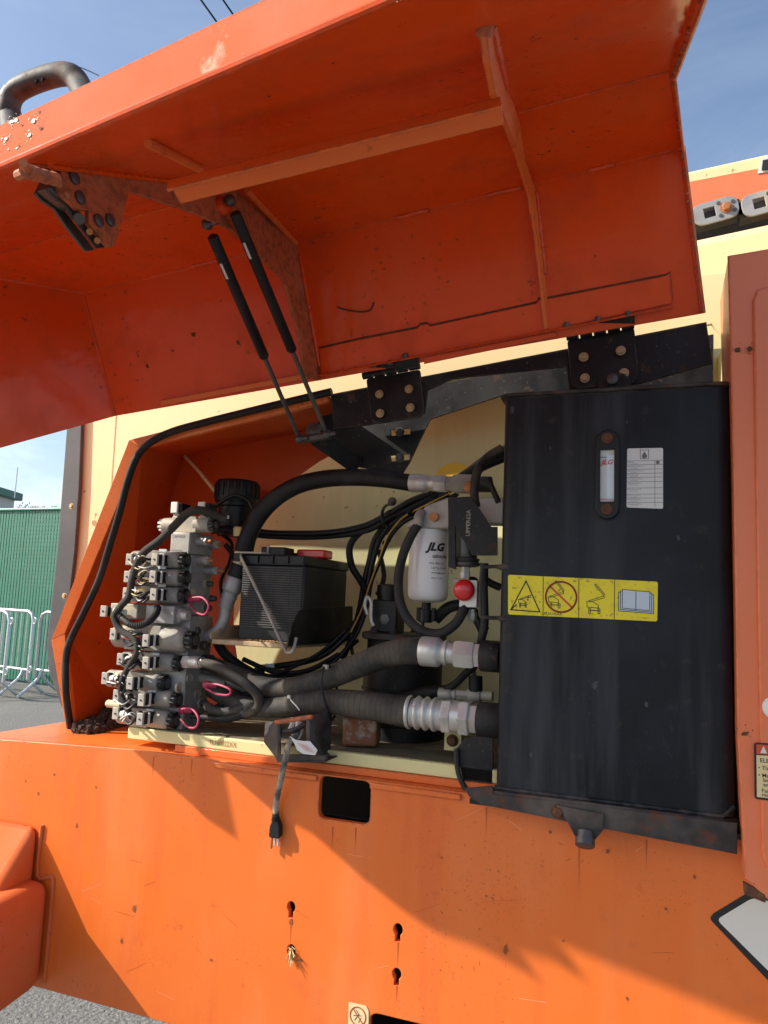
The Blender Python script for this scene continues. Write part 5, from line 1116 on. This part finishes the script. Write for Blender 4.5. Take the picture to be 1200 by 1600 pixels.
# ------------------------------------------------------------------ power inlet holder and cord
ib = thing('inlet_bracket', 'open black steel holder for the power cord on the tray edge', 'bracket', P(462, 1190, -.02))
yf, yb = -.03, .04
def ipl(name, pts, v, mt='black_rusty'): return MB().prism(pts, v).build(name, mt, ib, .0012)
ipl('side_plate', [P(414, 1128, yb), P(412, 1160, yb - .03), P(432, 1186, yf), P(437, 1150, yf), P(436, 1126, yb - .03)], V(.004, 0, 0))
ipl('side_plate', [P(480, 1121, yf), P(516, 1109, yb), P(513, 1178, yb), P(507, 1188, yf + .005), P(482, 1165, yf)], V(.004, .002, 0))
ipl('base_plate', [P(430, 1180, yf), P(432, 1189, yf), P(508, 1189, yf), P(510, 1180, yf)], V(0, .012, 0))
ipl('base_floor', [P(432, 1189, yf), P(508, 1189, yf), P(508, 1189, yf) + V(0, .07, 0), P(432, 1189, yf) + V(0, .07, 0)], V(0, 0, -.003))
ipl('front_post', [P(433, 1126, yf), P(438, 1126, yf), P(438, 1188, yf), P(433, 1186, yf)], V(0, .004, 0)); ipl('front_post', [P(478, 1121, yf), P(484, 1120, yf), P(484, 1160, yf), P(478, 1158, yf)], V(0, .004, 0))
MB().tube([P(430, 1129, yf), P(488, 1120, yf)], .0045, 8, 1).build('top_rod', 'orange_rusty', ib)
MB().tube([P(437, 1142, yf + .01), P(458, 1142, yf + .005), P(478, 1130, yf + .01)], .0055, 8, 4).build('cross_strap', 'black_paint', ib)
hd2 = thing('power_cord', 'short power cord with a three-prong plug hanging down the skirt', 'power cord', P(433, 1325, -.05))
MB().tube([P(*q) for q in ((470, 1138, .0), (462, 1150, -.025), (452, 1160, -.042), (446, 1185, -.044), (440, 1212, -.036), (434, 1240, -.020), (431, 1258, -.013), (431, 1274, -.010))], .0060, 12, 7).build('cord', 'cord_dusty', hd2)
k = mpp(432, 1290, -.048)
for i in range(5): MB().lathe(P(431, 1268 + i * 3.2, -.010), V(.03, 0, -1), [(0, (5.2 + i * .5) * k), (.0025, (5.2 + i * .5) * k)], 14).build('strain_relief', 'rubber', hd2)
pl = [V(x * k, 0, -y * k) for x, y in ((-5, 0), (5, 0), (9, 9), (9.5, 24), (7, 27), (-8, 27), (-9.5, 24), (-8.5, 9))]; o3 = P(432, 1281, -.0095)
MB().prism([o3 + q + V(0, -.008, 0) for q in pl], V(0, .016, 0)).build('plug_body', 'rubber', hd2, .004, seg=3)
for dx, l in ((-6.5, 18), (-.5, 12), (5.5, 13)): MB().box(o3 + V(dx * k, 0, -(27 + l / 2) * k), (.0032, .005, l * k)).build('prong', 'brass_rust' if dx < -1 else 'zinc', hd2, .0006)
m = MB()
for i, (x, y) in enumerate(((458, 1130), (466, 1134), (473, 1138))): MB().tube([P(x, y - 8, -.0), P(x - 2, y + 4, -.008), P(x - 8, y + 14, -.02)], .005, 8, 4).build('core_wire', 'white_plastic', hd2)
t_ = [(452, 1150, -.04), (462, 1156, -.046), (474, 1158, -.048), (484, 1158, -.046), (496, 1172, -.044), (492, 1180, -.044), (474, 1178, -.046), (464, 1172, -.048), (460, 1162, -.046)]
pts = [P(*q) for q in t_]; o = MB().prism(pts, V(0, .0008, 0)).build('warning_tag', 'paper', None); tag(o, 'crumpled white paper tag with red print inside the cord holder', 'tag')
q = MB()
for i in range(7):
    a = P(464 + i * 2, 1162 + i * 1.9, -.0495); q.add(*text('DANGER DO NOT', a, (P(490, 1168, -.0495) - P(466, 1163, -.0495)).normalized(), UZ, .0018))
tag(q.build('print', 'ink_red', o, smooth=False), kind='stuff')

# ================================================================== BACKGROUND
def gp(px, D):                                         # point on the ground at camera-depth D under that image column
    d = ray(px, 920); d = V(d.x, d.y, 0) / FP; return V(CAM.x + d.x * D, CAM.y + d.y * D, 0)
fc = thing('slat_fence', 'tall green privacy-slat chain link fence across the yard', 'fence', gp(60, 11.3))
A = gp(-110, 12.2); B = A + V(4.2, -.3, 0); fd = (B - A).normalized(); fnn = fd.cross(UZ); Lf = (B - A).length; FH = 2.64
ns = int(Lf / .062); 
for i in range(ns):
    p = A + fd * (i + .5) * .062; MB().box(p + V(0, 0, FH / 2 + .02 + random.uniform(-.012, .012)), (.046, .012, FH - .04), (fd, fnn, UZ)).build('slat', 'slat_green', fc)
m = MB(); pitch = .062; nzg = int(FH / .062)
for i in range(-1, ns + 1):
    for sgn in (1, -1):
        pts = [A + fd * (pitch * (i + .5 + sgn * (.5 if j % 2 else -.0))) + fnn * (-.012 - .006 * (j % 2) * sgn) + UZ * (.04 + j * .0615) for j in range(nzg + 1)]
        m.tube([p_ for p_ in pts], .0062, 4, 1)
tag(m.build('chain_mesh', 'wire_green', fc), kind='stuff')
for i in (0.02, .97): MB().cyl(A + fd * Lf * i + fnn * .04, A + fd * Lf * i + fnn * .04 + UZ * FH, .03, 12).build('post', 'wire_green', fc)
MB().cyl(A + fnn * .03 + UZ * (FH - .03), B + fnn * .03 + UZ * (FH - .03), .02, 10).build('top_rail', 'wire_green', fc)
def barrier(label, right, ang, W_=2.2):
    t = thing('crowd_barrier', label, 'barrier', right, 'crowd barriers by the fence'); d = V(math.cos(ang), math.sin(ang), 0); n = V(-d.y, d.x, 0)
    R_ = lambda u, z, w=0: right - d * u + UZ * z + n * w
    r = .12; fr = [R_(0, .22), R_(0, 1.1 - r), R_(.035, 1.1 - .035), R_(r, 1.1), R_(W_ - r, 1.1), R_(W_ - .035, 1.065), R_(W_, 1.1 - r), R_(W_, .22)]
    MB().tube(fr, .021, 12, 1).build('frame', 'galvanised', t); MB().tube([R_(0, .34), R_(W_, .34)], .019, 10, 1).build('bottom_rail', 'galvanised', t)
    for i in range(1, 17): MB().cyl(R_(W_ * i / 17, .34), R_(W_ * i / 17, 1.1), .008, 8).build('bar', 'galvanised', t)
    for u in (.12, W_ - .12):
        for s_ in (1, -1): MB().tube([R_(u, .35), R_(u, .22, .06 * s_), R_(u, .02, .32 * s_)], .019, 10, 3).build('foot', 'galvanised', t)
    for z in (.95, .32): MB().tube([R_(0, z), R_(-.05, z), R_(-.06, z + .06), R_(-.03, z + .07)], .010, 8, 3).build('hook', 'galvanised', t)
base = math.atan2((gp(100, 10) - gp(0, 10)).y, (gp(100, 10) - gp(0, 10)).x)
barrier('galvanised crowd barrier at the far left frame edge', gp(20, 9.5), base - .45)
barrier('galvanised crowd barrier standing behind the leftmost one', gp(57, 9.9), base - .55)
barrier('galvanised crowd barrier mostly hidden by the grey rubber flap', gp(76, 9.7) + (gp(100, 10) - gp(0, 10)).normalized() * 2.0 + V(0, -.8, 0), base - .5)
lp2 = thing('far_shed', 'distant shed with green roof showing above the fence', 'shed', gp(-40, 30))
z1, z0 = 1.4 + (918 - 757) / FP * 30, 1.4 + (918 - 770) / FP * 30
e = (gp(100, 30) - gp(0, 30)).normalized(); f3 = V(-e.y, e.x, 0); cpt = gp(-72, 31)
MB().box(cpt + UZ * (z0 / 2), (3.0, 2.5, z0), (e, f3, UZ)).build('wall', 'far_wall', lp2); MB().box(cpt + UZ * ((z0 + z1) / 2), (3.5, 3.0, z1 - z0), (e, f3, UZ)).build('roof', 'far_roof', lp2, .05)
MB().cyl(gp(8, 29) + UZ * (z0 - .3), gp(8, 29) + UZ * (z1 + .6), .02, 6).build('aerial', 'galvanised', lp2)
tr_ = thing('far_shrub', 'dark leafy shrub top peeking over the fence', 'shrub', gp(30, 16)); m = MB(); 
ztp = 1.4 + (918 - 792) / FP * 16
for i in range(700):
    p = gp(30 + random.gauss(0, 9), 16 + random.uniform(-.4, .4)); z = ztp + random.gauss(-.12, .08); a = V(random.uniform(-1, 1), random.uniform(-1, 1), random.uniform(-1, 1)).normalized(); b = a.cross(UZ).normalized()
    c = p + UZ * z; m.add([c - a * .03, c + b * .012, c + a * .03, c - b * .012], [(0, 1, 2, 3)])
tag(m.build('crown', 'olive_leaf', tr_, smooth=False), kind='stuff'); MB().cyl(gp(30, 16), gp(30, 16) + UZ * (ztp - .1), .04, 8, .015).build('trunk', 'dirt', tr_)
for i, (q0, q1, lab) in enumerate((((270, -62), (520, 280), 'thin black overhead cable, the left of the pair'), ((306, -62), (520, 240), 'thin black overhead cable, the right of the pair'))):
    def far(q, D): d = ray(*q) / FP; return CAM + d * D
    a, b = far(q0, 14), far(q1, 17); md = (a + b) / 2 - UZ * .05
    o = MB().tube([a, md, b], .019, 6, 8).build('overhead_cable', 'plastic_black'); tag(o, lab, 'cable', 'overhead cables')
